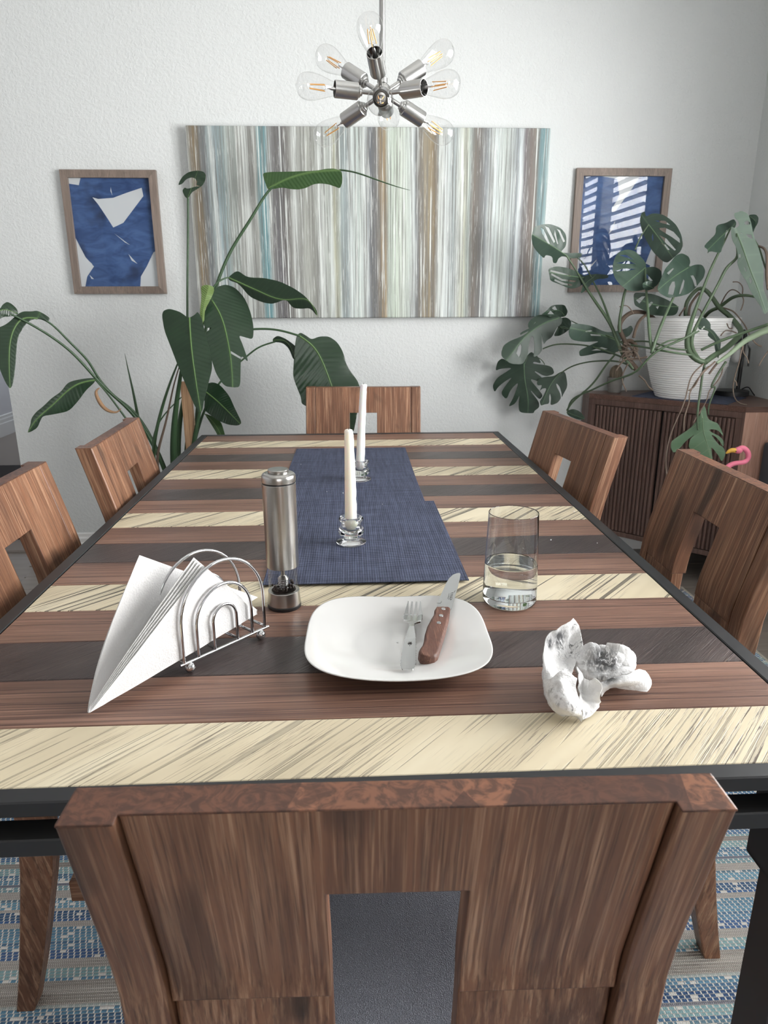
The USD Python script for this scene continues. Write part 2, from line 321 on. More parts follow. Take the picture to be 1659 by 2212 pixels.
def steel(name, col, rough, aniso=0.0, brushed=None):
    g = G(); kw = {}
    if brushed:
        n = g.noise(g.mp(g.ob(), brushed), 1, 3, 0.6); kw['normal'] = g.bump(n, 0.0002, 0.25)
    g.done(name, g.p(base_color=lin(*col), metallic=1.0, roughness=rough, **kw))
steel('brushed_steel', (186, 184, 180), 0.24, brushed=(20, 20, 900)); steel('chrome', (214, 214, 216), 0.07); steel('cutlery_steel', (196, 196, 195), 0.17); steel('satin_nickel', (196, 196, 194), 0.26, brushed=(300, 300, 300))
plain('clear_glass', (252, 253, 253), 0.0, transmission_weight=1.0, ior=1.47, specular_ior_level=0.5)
plain('water', (250, 252, 252), 0.0, transmission_weight=1.0, ior=1.33)
def thin_glass(name, tint=(250, 250, 250), rough=0.0, k=1.0):
    g = G(); lw = g('layer_weight', 'facing', blend=0.5); fr = g.m('add', 0.025, g.m('multiply', g.m('power', lw, 5.0), 0.5)); t = g('transparent_bsdf', 'BSDF', color=lin(*tint)); gl = g('glossy_bsdf', 'BSDF', color=(1, 1, 1), roughness=rough)
    g.done(name, g('mix_closure', 'closure', fac=g.m('multiply', fr, k), closure1=t, closure2=gl))
thin_glass('thin_glass'); thin_glass('picture_glass', (246, 248, 250), 0.0, 0.5); thin_glass('bulb_glass', (254, 254, 254), 0.0, 1.0)
plain('filament', (244, 184, 108), 0.5); plain('candle_wax', (244, 238, 226), 0.4, subsurface_weight=0.35, subsurface_scale=0.01); plain('candle_wax_white', (244, 242, 242), 0.4, subsurface_weight=0.3, subsurface_scale=0.01)
plain('wick', (50, 46, 44), 0.9); plain('peppercorn', (44, 36, 32), 0.7)
def paper(name, marks=False):
    g = G(); o = g.ob(); n = g('voronoi_texture', 'distance', vector=o, scale=420.0); n2 = g.noise(o, 90, 3)
    c = lin(232, 232, 232)
    if marks:
        a = g.noise(o, 36, 2, 0.5, 0.6); b = g.noise(g.mp(o, (170, 170, 60)), 1, 4, 0.7, 1.5)
        X = g('separate_xyz', 'x', vector=o); Y = Ref(X.replace('.x', '.y')); Z = Ref(X.replace('.x', '.z')); d = None
        for q, r in SMUDGE:
            dd = g.m('add', g.m('add', g.m('power', g.m('subtract', X, q[0]), 2.0), g.m('power', g.m('subtract', Y, q[1]), 2.0)), g.m('power', g.m('subtract', Z, q[2]), 2.0)); e = g.m('divide', g.m('sqrt', dd), r * 1.5); d = e if d is None else g.m('minimum', d, e)
        sm = g.m('multiply', g.ramp(d, (0.35, (1, 1, 1)), (1.0, (0, 0, 0))), g.ramp(b, (0.34, (0, 0, 0)), (0.50, (1, 1, 1)))); c = g.mix(g.m('multiply', sm, 0.92), c, lin(48, 50, 55))
        f = g.m('multiply', g.ramp(a, (0.56, (0, 0, 0)), (0.66, (1, 1, 1))), g.ramp(b, (0.5, (0, 0, 0)), (0.6, (1, 1, 1))))
        c = g.mix(g.m('multiply', f, 0.85), c, lin(52, 54, 60))
    h = g.m('add', g.m('multiply', n, 0.6), n2)
    d = g.p(base_color=c, roughness=0.85, normal=g.bump(h, 0.0012, 0.5), specular_ior_level=0.2); tr = g('translucent_bsdf', 'BSDF', color=lin(236, 234, 226))
    g.done(name, g('mix_closure', 'closure', fac=0.18, closure1=d, closure2=tr))
SMUDGE = [(at_z(1160 + x / 6.144, 1320 + y / 6.144, TZ + z), r) for x, y, z, r in ((900, 620, .04, .020), (760, 690, .036, .013), (1000, 680, .034, .013), (840, 560, .045, .012), (960, 860, .026, .010), (170, 430, .05, .008), (300, 370, .05, .011))]
paper('napkin_paper'); paper('used_napkin_paper', True)
def leafmat(name, dark, light, vein, tip=None, rough=0.33, vs=130.0, spec=0.5):
    g = G(); uv = g('texture_coordinate', 'UV'); u = g('separate_xyz', 'x', vector=uv); v = Ref(u.replace('.x', '.y')); av = g.m('absolute', v)
    ph = g.m('subtract', u, g.m('multiply', av, 0.45)); w = g.m('sine', g.m('multiply', ph, vs)); n = g.noise(g.ob(), 14, 3, 0.5)
    c = g.mix(n, lin(*dark), lin(*light)); c = g.mix(g.m('multiply', g.ramp(w, (0.90, (0, 0, 0)), (1.0, (1, 1, 1))), 0.14), c, lin(*vein))
    c = g.mix(g.ramp(av, (0.0, (0.7, 0.7, 0.7)), (0.02, (0, 0, 0))), c, lin(*vein))
    if tip: c = g.mix(g.ramp(g.m('add', u, g.m('multiply', g.noise(g.ob(), 30, 2), 0.25)), (1.0, (0, 0, 0)), (1.12, (1, 1, 1))), c, lin(*tip))
    d = g.p(base_color=c, roughness=rough, normal=g.bump(g.m('add', g.m('multiply', w, 0.35), n), 0.0012, 0.5), specular_ior_level=spec)
    tr = g('translucent_bsdf', 'BSDF', color=tuple(1.6 * k for k in lin(*light)))
    g.done(name, g('mix_closure', 'closure', fac=0.14, closure1=d, closure2=tr))
leafmat('paradise_leaf', (24, 43, 29), (36, 60, 38), (64, 92, 54), rough=0.27, vs=130.0); leafmat('paradise_leaf_light', (46, 74, 42), (66, 94, 54), (120, 148, 92)); leafmat('bud_leaf', (96, 120, 66), (122, 146, 88), (140, 160, 100))
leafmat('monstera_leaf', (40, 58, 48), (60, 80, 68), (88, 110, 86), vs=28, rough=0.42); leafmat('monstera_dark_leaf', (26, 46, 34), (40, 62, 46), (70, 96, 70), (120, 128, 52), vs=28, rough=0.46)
leafmat('monstera_lit_leaf', (110, 128, 116), (138, 156, 142), (164, 180, 164), vs=28, rough=0.45); leafmat('monstera_hanging_leaf', (74, 104, 76), (112, 140, 112), (160, 180, 150), (150, 150, 70), vs=28)  # the palest leaf carries the light and haze on it as base colour
plain('paradise_stem', (48, 74, 46), 0.45); plain('monstera_stem', (74, 92, 68), 0.5); plain('brown_stem', (82, 68, 56), 0.7); plain('aerial_root', (112, 98, 86), 0.75); plain('pale_stem', (150, 168, 140), 0.5); plain('dry_leaf', (150, 118, 88), 0.8); plain('paradise_rib', (88, 118, 66), 0.45); plain('monstera_rib', (86, 112, 80), 0.45)
plain('white_ceramic', (242, 242, 240), 0.35); plain('soil', (52, 40, 34), 0.95); plain('cactus', (112, 100, 84), 0.9); plain('grey_pot', (120, 118, 114), 0.7)
plain('flamingo_pink', (226, 120, 146), 0.55); plain('flamingo_beak', (206, 160, 62), 0.5); plain('flamingo_wire', (206, 112, 140), 0.35, metallic=0.4)
plain('charcoal_fabric', (72, 74, 80), 0.9); plain('dark_rug', (40, 34, 33), 0.95); plain('hall_wall_paint', (214, 214, 218), 0.7); plain('rug_binding', (188, 182, 170), 0.9); plain('carpet', (150, 142, 136), 0.95); plain('print_paper', (226, 224, 220), 0.7); plain('blind_white', (236, 236, 236), 0.5); plain('brick_red', (150, 96, 80), 0.9)
def blue_print():
    g = G(); o = g.pos(); n = g.noise(g.mp(o, (9, 1, 22), (0, 0.6, 0)), 1, 4, 0.6, 1.2); b = g.noise(o, 9, 2)
    c = g.mix(g.ramp(n, (0.3, (0, 0, 0)), (0.7, (1, 1, 1))), lin(40, 66, 110), lin(80, 108, 154)); c = g.mix(g.ramp(b, (0.56, (0, 0, 0)), (0.70, (0.8, 0.8, 0.8))), c, lin(32, 46, 76))
    g.done('blue_ink', g.p(base_color=c, roughness=0.7))
blue_print()
def canvas_mat():
    stops = [(398,(206,208,204)),(408,(176,180,178)),(412,(214,214,210)),(419,(150,148,142)),(425,(138,118,90)),(437,(122,106,84)),(444,(120,122,122)),(452,(112,116,122)),(459,(152,164,166)),(468,(206,210,210)),(474,(148,164,170)),(488,(148,166,168)),(500,(190,196,192)),(510,(150,156,152)),(518,(178,178,174)),(533,(214,216,214)),(547,(142,142,138)),(556,(182,182,178)),(562,(116,156,162)),(575,(98,144,152)),(582,(214,220,220)),(589,(124,122,124)),(604,(98,94,100)),(616,(104,98,98)),(628,(154,152,148)),(635,(222,224,222)),(643,(162,162,158)),(658,(182,182,176)),(676,(156,156,150)),(688,(214,216,214)),(704,(182,186,180)),(713,(218,222,220)),(720,(184,182,158)),(733,(164,176,178)),(744,(152,162,164)),(750,(224,230,230)),(768,(196,206,202)),(783,(226,230,230)),(796,(104,108,116)),(811,(116,112,110)),(821,(152,128,94)),(828,(168,142,104)),(835,(196,206,196)),(850,(204,214,200)),(864,(212,218,208)),(878,(206,214,208)),(887,(224,228,228)),(894,(120,124,128)),(905,(136,124,110)),(914,(160,146,122)),(929,(150,132,102)),(938,(120,102,80)),(944,(206,208,204)),(959,(226,230,230)),(974,(172,180,182)),(984,(206,210,206)),(999,(210,210,190)),(1009,(182,192,188)),(1021,(122,108,98)),(1034,(118,114,112)),(1047,(142,146,150)),(1057,(222,226,226)),(1069,(220,228,228)),(1084,(192,198,194)),(1097,(206,212,212)),(1109,(148,154,160)),(1116,(224,230,234)),(1124,(122,116,120)),(1139,(126,112,106)),(1149,(142,132,122)),(1159,(114,146,152)),(1169,(124,160,166)),(1178,(190,206,208)),(1186,(160,176,178))]
    x0, x1 = at_y(398, 480, 2.67)[0], at_y(1187, 480, 2.67)[0]
    g = G(); P = g.pos(); x = g('separate_xyz', 'x', vector=P); z = Ref(x.replace('.x', '.z'))
    d = g.m('multiply', g.m('subtract', g.noise(g.mp(P, (9, 1, 1.6)), 1, 4, 0.6), 0.5), 0.035); d2 = g.m('multiply', g.m('subtract', g.noise(g.mp(P, (60, 1, 7)), 1, 3, 0.6), 0.5), 0.012)
    f = g.m('divide', g.m('subtract', g.m('add', g.m('add', x, d), d2), x0), x1 - x0)
    c = g.ramp(f, *[((p - 398) / 789.0, lin(*k)) for p, k in stops])
    c = g('hsv', 'color', color=c, saturation=0.9); c = g.mix(1.0, c, (0.86, 0.89, 0.87), 'multiply')
    s1 = g.noise(g.mp(P, (150, 1, 1.8)), 1, 4, 0.65, 0.3); s2 = g.noise(g.mp(P, (90, 1, 1.3), loc=(5, 0, 2)), 1, 4, 0.7, 0.2); s3 = g.noise(g.mp(P, (300, 1, 9)), 1, 4, 0.65); s4 = g.noise(g.mp(P, (420, 1, 3), loc=(1, 0, 4)), 1, 3, 0.6)
    c = g.mix(g.m('multiply', g.ramp(s1, (0.49, (0, 0, 0)), (0.60, (1, 1, 1))), 0.7), c, lin(112, 112, 108)); c = g.mix(g.m('multiply', g.ramp(s4, (0.5, (0, 0, 0)), (0.62, (1, 1, 1))), 0.55), c, lin(88, 86, 82))
    c = g.mix(g.m('multiply', g.ramp(s2, (0.585, (0, 0, 0)), (0.63, (1, 1, 1))), 0.75), c, lin(222, 227, 223))
    c = g.mix(g.m('multiply', g.ramp(s3, (0.60, (0, 0, 0)), (0.68, (1, 1, 1))), 0.65), c, lin(230, 234, 230))
    g.done('canvas_paint', g.p(base_color=c, roughness=0.6, normal=g.bump(g.m('add', s1, s2), 0.0012, 0.5)))
canvas_mat()
plain('canvas_side', (150, 152, 150), 0.7)

# ================================================================== the room
fl = struct('floor', box(XL, XR, YR, 7.4, -0.06, -0.004), 'floor_wood')
yk, r0 = -1.0, 0
for j in range(26):                                         # floor boards run across the room
    y0 = -1.0 + j * 0.145; off = rng.uniform(0, 1.1)
    xs = [-1.55] + list(np.arange(-1.55 + off, XR, 1.15))[0:4] + [XR]
    for a, b in zip(xs[:-1], xs[1:]):
        if b - a > 0.05: obj('plank', chbox(a, b - 0.002, y0, y0 + 0.143, -0.004, 0.0, 0.0012), 'floor_wood', fl, smooth=False)
WE = -1.556                                                  # free left end of the back wall
struct('wall_back', chbox(WE, XR + 0.12, YB, YB + 0.12, 0, ZC, 0.006), 'wall_paint')
# right wall with its window opening
WY0, WY1, WZ0, WZ1 = -0.40, 1.50, 0.88, 2.22
struct('wall_right', cat(box(XR, XR + 0.14, YR, WY0, 0, ZC), box(XR, XR + 0.14, WY1, YB, 0, ZC), box(XR, XR + 0.14, WY0, WY1, 0, WZ0), box(XR, XR + 0.14, WY0, WY1, WZ1, ZC)), 'wall_paint')
RX0, RX1, RZ0, RZ1 = -0.38, 1.62, 0.22, 2.4
struct('wall_rear', cat(box(XL, RX0, YR - 0.14, YR, 0, ZC), box(RX1, XR + 0.14, YR - 0.14, YR, 0, ZC), box(RX0, RX1, YR - 0.14, YR, 0, RZ0), box(RX0, RX1, YR - 0.14, YR, RZ1, ZC)), 'bounce_dimming_paint')
struct('wall_hall', box(XL - 0.12, XL, YR - 0.14, 7.5, 0, ZC), 'hall_wall_paint')
struct('wall_hall_end', cat(box(XL, XL + 0.1, 7.0, 7.12, 0, ZC), box(WE, WE + 0.12, YB + 0.12, 7.12, 0, ZC), box(XL + 0.1, WE, 7.0, 7.12, 0, 0.8), box(XL + 0.1, WE, 7.0, 7.12, 2.4, ZC), box(XL + 1.2, WE, 7.0, 7.12, 0.8, 2.4)), 'hall_wall_paint')
struct('ceiling', box(XL - 0.12, XR + 0.14, YR - 0.14, 7.2, ZC, ZC + 0.1), 'ceiling_paint')
def baseboard(name, pts, h=0.135, t=0.016):
    (x0, y0), (x1, y1) = pts; d = unit(V(x1 - x0, y1 - y0, 0)); n = V(d[1], -d[0], 0)
    prof = [(0, 0), (t, 0), (t, h * .62), (t * .72, h * .66), (t * .72, h * .8), (t * .45, h * .86), (t * .45, h * .97), (0, h)]
    P = [V(x0, y0, 0) + n * a + V(0, 0, b) for a, b in prof]; L = math.hypot(x1 - x0, y1 - y0); k = len(P)
    v = P + [p + d * L for p in P]; f = []
    for i in range(k): j = (i + 1) % k; f += [(i, j, j + k), (i, j + k, i + k)]
    struct(name, trimesh.Trimesh(v, f, process=False), 'trim_white')
baseboard('baseboard_back', ((WE, YB), (XR, YB))); baseboard('baseboard_right', ((XR, YB), (XR, YR))); baseboard('baseboard_hall', ((XL, YR), (XL, 7.0)), 0.20)
struct('carpet', box(XL + 0.017, WE, YB + 0.12, 7.0, -0.003, 0.008), 'carpet')
# side window: frame, glass, sill, and a white slatted blind half open
w1 = struct('window_1', cat(box(XR + .03, XR + .11, WY0, WY0 + .05, WZ0, WZ1), box(XR + .03, XR + .11, WY1 - .05, WY1, WZ0, WZ1), box(XR + .03, XR + .11, WY0, WY1, WZ1 - .05, WZ1), box(XR + .03, XR + .11, WY0, WY1, WZ0, WZ0 + .05), box(XR + .03, XR + .11, .50, .62, WZ0, WZ1)), 'trim_white')
for a, b in ((WY0 + .05, .50), (.62, WY1 - .05)): obj('pane', box(XR + .066, XR + .072, a, b, WZ0 + .05, WZ1 - .05), 'thin_glass', w1, smooth=False)
obj('sill', chbox(XR - .05, XR + .06, WY0 - .04, WY1 + .04, WZ0 - .03, WZ0), 'trim_white', w1, smooth=False)
w2 = struct('window_2', cat(box(RX0, RX0 + .06, YR - .1, YR - .03, RZ0, RZ1), box(RX1 - .06, RX1, YR - .1, YR - .03, RZ0, RZ1), box(RX0, RX1, YR - .1, YR - .03, RZ1 - .06, RZ1), box(RX0, RX1, YR - .1, YR - .03, RZ0, RZ0 + .06), box(.58, .66, YR - .1, YR - .03, RZ0, RZ1)), 'trim_white')
for a, b in ((RX0 + .06, .58), (.66, RX1 - .06)): obj('pane', box(a, b, YR - .07, YR - .064, RZ0 + .06, RZ1 - .06), 'thin_glass', w2, smooth=False)
bl = thing('window_blind', 'white horizontal slat blind hanging inside the side window', 'blind', (XR + .02, .55, 0))
obj('head_rail', chbox(-.02, .02, WY0 + .02 - .55, WY1 - .02 - .55, WZ1 - .045, WZ1 - .003), 'blind_white', bl, smooth=False)
for k in range(21):
    z = WZ0 + .06 + k * .0595
    s = box(-.024, .024, WY0 + .03 - .55, WY1 - .03 - .55, -.0012, .0012); s.apply_transform(trimesh.transformations.rotation_matrix(math.radians(9), (0, 1, 0))); s.apply_translation((0, 0, z))
    obj('slat', s, 'blind_white', bl, smooth=False)
tag(obj('hall_runner', box(-2.75, -1.75, 3.0, 4.75, 0.009, 0.02), 'dark_rug'), 'dark brown mat on the pale carpet beyond the left wall end', 'mat')
rg_ = tag(obj('area_rug', box(-1.40, 1.425, -1.25, 2.185, 0.0005, 0.0088), 'rug_weave', smooth=False), 'striped blue white and grey flat woven rug under the dining table', 'rug')
for nm_, q_ in (('edge_binding', (1.425, 1.438, -1.25, 2.185)), ('edge_binding', (-1.413, -1.40, -1.25, 2.185))): obj(nm_, chbox(*q_, 0.0005, 0.0088, .002), 'rug_binding', rg_, smooth=False)

# ================================================================== dining table
PW, NP = 0.10278, 18; TW = 0.504; L = PW * NP
tb = thing('dining_table', 'long plank top dining table with black metal frame and striped inlay', 'table')
seq = ['plank_cream', 'plank_brown', 'plank_dark', 'plank_brown']
for k in range(NP):
    obj('plank', chbox(-TW + .0012, TW - .0012, k * PW + .0005, (k + 1) * PW - .0005, TZ - .022, TZ, .0011), 'plank_cream_worn' if k == 0 else seq[k % 4], tb, smooth=False)
FR = 0.022
obj('frame', cat(chbox(-TW - FR, TW + FR, -FR, 0, TZ - .0165, TZ + .001, .0015), chbox(-TW - FR, TW + FR, L, L + FR, TZ - .0165, TZ + .001, .0015), chbox(-TW - FR, -TW, 0, L, TZ - .0165, TZ + .001, .0015), chbox(TW, TW + FR, 0, L, TZ - .0165, TZ + .001, .0015)), 'black_metal', tb, smooth=False)
obj('under_panel', box(-TW, TW, .02, L - .02, TZ - .03, TZ - .0225), 'black_metal', tb, smooth=False)
z0, z1 = TZ - .068, TZ - .052
for nm, m in (('rail', chbox(-TW - .015, TW + .015, -.022, .008, .698, .718, .0015)), ('rail', chbox(-TW - .015, TW + .015, L - .008, L + .022, .698, .718, .0015)), ('rail', chbox(-TW - FR, -TW + .008, 0, L, .698, .718, .0015)), ('rail', chbox(TW - .008, TW + FR, 0, L, .698, .718, .0015))):
    obj(nm, m, 'black_metal', tb, smooth=False)
for sx in (-1, 1):
    for yy, sy in ((-.022, 1), (L + .022, -1)):
        a, b = sorted((sx * .452, sx * (TW + FR))); c, d = sorted((yy, yy + sy * .056))
        lg = obj('leg', chbox(a, b, c, d, 0.0095, .698, .003), 'leg_brown', tb, smooth=False)
        e = chbox(*sorted((sx * .431, sx * (TW + FR - .002))), *sorted((yy + sy * .002, yy + sy * .0545)), .622, TZ - .016, .001)
        pz = Polygon([(.431, .624), (.431, .6215), (.4515, .598), (.47, .598), (.47, .624)]); w = extr(pz, .052); w.apply_transform(np.array([[sx, 0, 0, 0], [0, 0, 1, 0], [0, 1, 0, 0], [0, 0, 0, 1.]])); w.apply_translation((0, min(yy, yy + sy * .056) + .002, 0))
        if sx > 0: w.invert()
        obj('bracket', cat(e, w), 'black_metal', lg, smooth=False)

# ================================================================== dining chairs
from scipy.interpolate import PchipInterpolator
ZK = [0, .18, .35, .46, .55, .646, .70, .76, .82, .90]
REAR = PchipInterpolator(ZK, [-.207, -.180, -.164, -.168, -.184, -.197, -.2015, -.2155, -.2315, -.253])
FRONT = PchipInterpolator(ZK, [-.176, -.134, -.108, -.116, -.141, -.158, -.1635, -.178, -.194, -.216])
CWD = 0.2155
def bent(x0, x1, za, zb, fo=0.0, ro=0.0, n=8, splay=0.0, c=0.0025):
    """a board whose faces follow the chair's bent side profile, with chamfered edges"""
    zs = np.linspace(za, zb, n + 1); v, f = [], []
    for z in zs:
        F, R = float(FRONT(z)) + fo, float(REAR(z)) + ro; s = splay * max(0, .46 - z) / .46; a, b = x0 + s, x1 + s
        v += [(a + c, R, z), (b - c, R, z), (b, R + c, z), (b, F - c, z), (b - c, F, z), (a + c, F, z), (a, F - c, z), (a, R + c, z)]
    for k in range(n):
        for j in range(8):
            p, q = k * 8 + j, k * 8 + (j + 1) % 8; f += [(p, q, q + 8), (p, q + 8, p + 8)]
    for j in range(1, 7):
        f += [(0, j + 1, j), (n * 8, n * 8 + j, n * 8 + j + 1)]
    return trimesh.Trimesh(v, f, process=False)
def make_chair(label):
    t = thing('dining_chair', label, 'chair', group='wooden dining chairs around the table')
    xs = CWD - .0365
    for s in (-1, 1):
        a, b = sorted((s * xs, s * CWD)); rl = obj('rear_leg', bent(a, b, 0.0095, .8985, n=22, splay=s * .035), 'chair_back_wood', t)
        c, d = sorted((s * .165, s * .207)); ft = V(0, 0, 0)
        v = chbox(c, d,   .185, .235, .0095, .43, .002); vv = v.vertices.copy(); k = (vv[:, 2] < .1); vv[k, 1] = .215 + (vv[k, 1] - .21) * .6; vv[k, 0] += s * .02; v.vertices = vv
        obj('front_leg', v, 'chair_wood', t, smooth=False)
    bw = xs - .0012
    pg = Polygon([(-bw, .676), (-bw, .8985), (bw, .8985), (bw, .676), (.0515, .676), (.0515, .807), (-.0515, .807), (-.0515, .676)])
    v2, ff = grid_poly(pg, .0206); n_ = len(v2); fr_ = np.stack([v2[:, 0], FRONT(v2[:, 1]), v2[:, 1]], 1); re_ = np.stack([v2[:, 0], REAR(v2[:, 1]) + .009, v2[:, 1]], 1)
    e_ = np.concatenate([ff[:, [0, 1]], ff[:, [1, 2]], ff[:, [2, 0]]]); _, iv, ct = np.unique(np.sort(e_, 1), axis=0, return_inverse=True, return_counts=True); bd_ = e_[ct[iv.ravel()] == 1]
    pm_ = trimesh.Trimesh(np.vstack([re_, fr_]), np.vstack([ff, ff[:, ::-1] + n_, np.stack([bd_[:, 1], bd_[:, 0], bd_[:, 0] + n_], 1), np.stack([bd_[:, 1], bd_[:, 0] + n_, bd_[:, 1] + n_], 1)]), process=False)
    obj('backrest', pm_, 'chair_back_wood', t)
    q_ = CWD - .001; obj('top_cap', extr(Polygon([(-q_, -.2526), (-bw - .0012, -.2526), (-bw - .0012, -.2436), (bw + .0012, -.2436), (bw + .0012, -.2526), (q_, -.2526), (q_, -.2168), (-q_, -.2168)]), .0013, .8983), 'end_grain_wood', t, smooth=False)
    for s in (-1, 1):
        a, b = sorted((s * .0515, s * bw)); obj('lower_slat', bent(a, b, .44, .6755, 0, .013, 8), 'chair_wood', t)
    obj('seat_frame', cat(chbox(-.175, .175, -.085, .21, .385, .432, .002)), 'chair_wood_x', t, smooth=False)
    obj('seat', rbox(-.212, .212, -.078, .238, .432, .474, .014), 'seat_fabric', t)
    for s in (-1, 1): obj('stretcher', chbox(*sorted((s * .178, s * .204)), -.10, .205, .20, .245, .002), 'chair_wood_y', t, smooth=False)
    obj('stretcher', chbox(-.18, .18, .03, .055, .205, .24, .002), 'chair_wood_x', t, smooth=False)
    return t
ch = make_chair('large brown wooden chair seen from behind at the near table end')
def place(o, loc, rz): UsdGeom.Xformable(o).GetOrderedXformOps()[0].Set(Gf.Vec3d(*loc)); UsdGeom.Xformable(o).GetOrderedXformOps()[1].Set(float(rz))
place(ch, (.0295, .0300, 0), -1.0)
dup(ch, (.038, 1.848, 0), 180 - 2.5, 'brown wooden chair at the far table end with its back to the wall')
dup(ch, (-.405, .622, 0), -90, 'brown wooden chair on the left side of the table, nearer one, cut by frame edge')
dup(ch, (-.368, 1.19, 0), -90 + 2.3, 'brown wooden chair on the left side of the table, farther one beside tall plant')
dup(ch, (.484, .664, 0), 90 - 1.0, 'dark brown wooden chair on the right side of the table, nearer one before the flamingo')
dup(ch, (.375, 1.20, 0), 90 + 7.5, 'dark brown wooden chair on the right side of the table, farther one before the cabinet')

# ================================================================== on the table
def mat_piece(x0, x1, y0, y1, z, label, rz):
    m = chbox(-(x1 - x0) / 2, (x1 - x0) / 2, -(y1 - y0) / 2, (y1 - y0) / 2, 0, .0016, .0004)
    m.apply_transform(trimesh.transformations.rotation_matrix(math.radians(rz), (0, 0, 1))); m.apply_translation(((x0 + x1) / 2, (y0 + y1) / 2, z))
    tag(obj('placemat', m, 'navy_weave', smooth=False), label, 'placemat', 'navy placemats laid in a line down the table')
mat_piece(-.176, .169, 1.125, 1.606, TZ + .0002, 'navy woven placemat at the far end of the row, under the far candle', -.4)
mat_piece(-.166, .168, .70, 1.18, TZ + .002, 'navy woven placemat in the middle of the row, partly covered at both ends', .2)
mat_piece(-.152, .189, .486, .968, TZ + .0038, 'navy woven placemat nearest the plate, under the front candle', .3)

def candle_set(x, y, zb, top, dx, dy, wax, lab_h, lab_c, r0, r1):
    h = thing('candle_holder', lab_h, 'candle holder', (x, y, zb), 0, 'glass candle holders on the navy placemats')
    o = [(0, 0), (.0262, 0), (.0285, .0014), (.0285, .003), (.026, .0046), (.017, .0075), (.0135, .0105), (.0165, .0135), (.0225, .018), (.0248, .0235), (.0235, .0295), (.0195, .035), (.0185, .039), (.0200, .0425), (.0228, .046), (.0232, .049), (.0215, .0515), (.017, .0522), (.0138, .0515), (.0128, .047), (.0126, .030), (.0118, .0255), (.006, .0235), (0, .0232)]
    o = np.array(o); sm = np.vstack([o[:3], round_profile(o[2:20], 4), o[20:]])
    obj('body', lathe(sm, 56), 'clear_glass', h, smooth=True)
    c = thing('candle', lab_c, 'candle', (x, y, zb), 0, 'taper candles in the glass holders')
    zs = np.linspace(.0245, top - .004, 26); r = np.interp(zs, [.0245, .034, top], [r0 * .86, r0, r1])
    p = [(0, .0245)] + list(zip(r, zs)) + [(r1 * .9, top - .001), (r1 * .6, top), (0, top - .0015)]
    m = lathe(p, 36); v = m.vertices.copy(); t = (v[:, 2] - .0245) / (top - .0245)
    v[:, 0] += dx * t ** 1.25; v[:, 1] += dy * t; k = meshkit.noise(v * [260, 260, 40], 3); ang = np.arctan2(v[:, 1], v[:, 0]); side = np.exp(-((ang + .3) / .5) ** 2)
    v[:, 0] += side * (k > .62) * .0012 * (v[:, 2] > .04); m.vertices = v; obj('wax', m, wax, c, smooth=True)
    obj('wick', cyl((dx, dy, top - .003), (dx + .0006, dy, top + .0035), .0007, .0005, 8), 'wick', c, smooth=True)
candle_set(-.0045, .684, TZ + .0055, .2195, -.0015, 0, 'candle_wax', 'small clear glass candle holder with ivory candle, nearer one', 'ivory taper candle in the nearer glass holder', .0118, .0078)
candle_set(.0205, 1.183, TZ + .0037, .2465, .0115, 0, 'candle_wax_white', 'small clear glass candle holder behind, with white leaning candle', 'white taper candle leaning right in the farther glass holder', .0112, .0082)

# pepper mill
pm = thing('pepper_mill', 'tall brushed steel electric pepper mill with clear window', 'pepper mill', (-.1085, .411, TZ))
obj('base_ring', lathe([(0, 0), (.0245, 0), (.0255, .001), (.0255, .0052), (.0245, .0062), (.018, .0062), (0, .006)], 64), 'black_plastic', pm)
obj('lower_band', lathe([(.0185, .0063), (.0250, .0063), (.0253, .0068), (.0238, .0272), (.0232, .0278), (.0185, .0278), (.0185, .0063)], 64), 'brushed_steel', pm)
ow = lathe([(.0226, .0279), (.0226, .070), (.0214, .070), (.0214, .0279), (.0226, .0279)], 64); obj('window', ow, 'thin_glass', pm)
obj('shaft', cat(cyl((0, 0, .03), (0, 0, .072), .0028), cyl((0, 0, .03), (0, 0, .046), .0052), cyl((0, 0, .046), (0, 0, .051), .0085, .0045)), 'brushed_steel', pm)
obj('spring', tube([(.0072 * math.cos(a), .0072 * math.sin(a), .029 + .016 * a / 37.7) for a in np.linspace(0, 37.7, 130)], .0008, 6), 'chrome', pm, smooth=True)
pc = []
for k in range(46):
    a, q = rng.uniform(0, 6.28), math.sqrt(rng.uniform(.2, 1)) * .0185; z = .0297 + rng.uniform(0, .006) + .007 * (math.cos(a - .3) > .3) * rng.uniform(0, 1)
    s = trimesh.creation.icosphere(subdivisions=1, radius=rng.uniform(.0017, .0024)); s.apply_translation((q * math.cos(a), q * math.sin(a), z)); pc.append(s)
tag(obj('peppercorns', cat(*pc), 'peppercorn', pm, smooth=True), kind='stuff')
obj('body', lathe([(.0200, .067), (.0240, .067), (.0244, .0675), (.0248, .1955), (.0243, .196), (.0200, .196), (.0200, .067)], 72), 'brushed_steel', pm)
obj('seam', lathe([(0, .1961), (.0243, .1961), (.0243, .1982), (0, .1982)], 64), 'black_plastic', pm)
obj('cap', lathe(np.vstack([[(0, .1983), (.0246, .1983)], round_profile([(.0249, .1987), (.0249, .2045), (.0240, .2085), (.0215, .2108), (.0165, .2118)], 4), [(0, .2118)]]), 72), 'brushed_steel', pm)
obj('button', lathe([(0, .2119), (.0149, .2119), (.0151, .2125), (.0151, .2155), (.0143, .2166), (0, .2169)], 56), 'brushed_steel', pm)

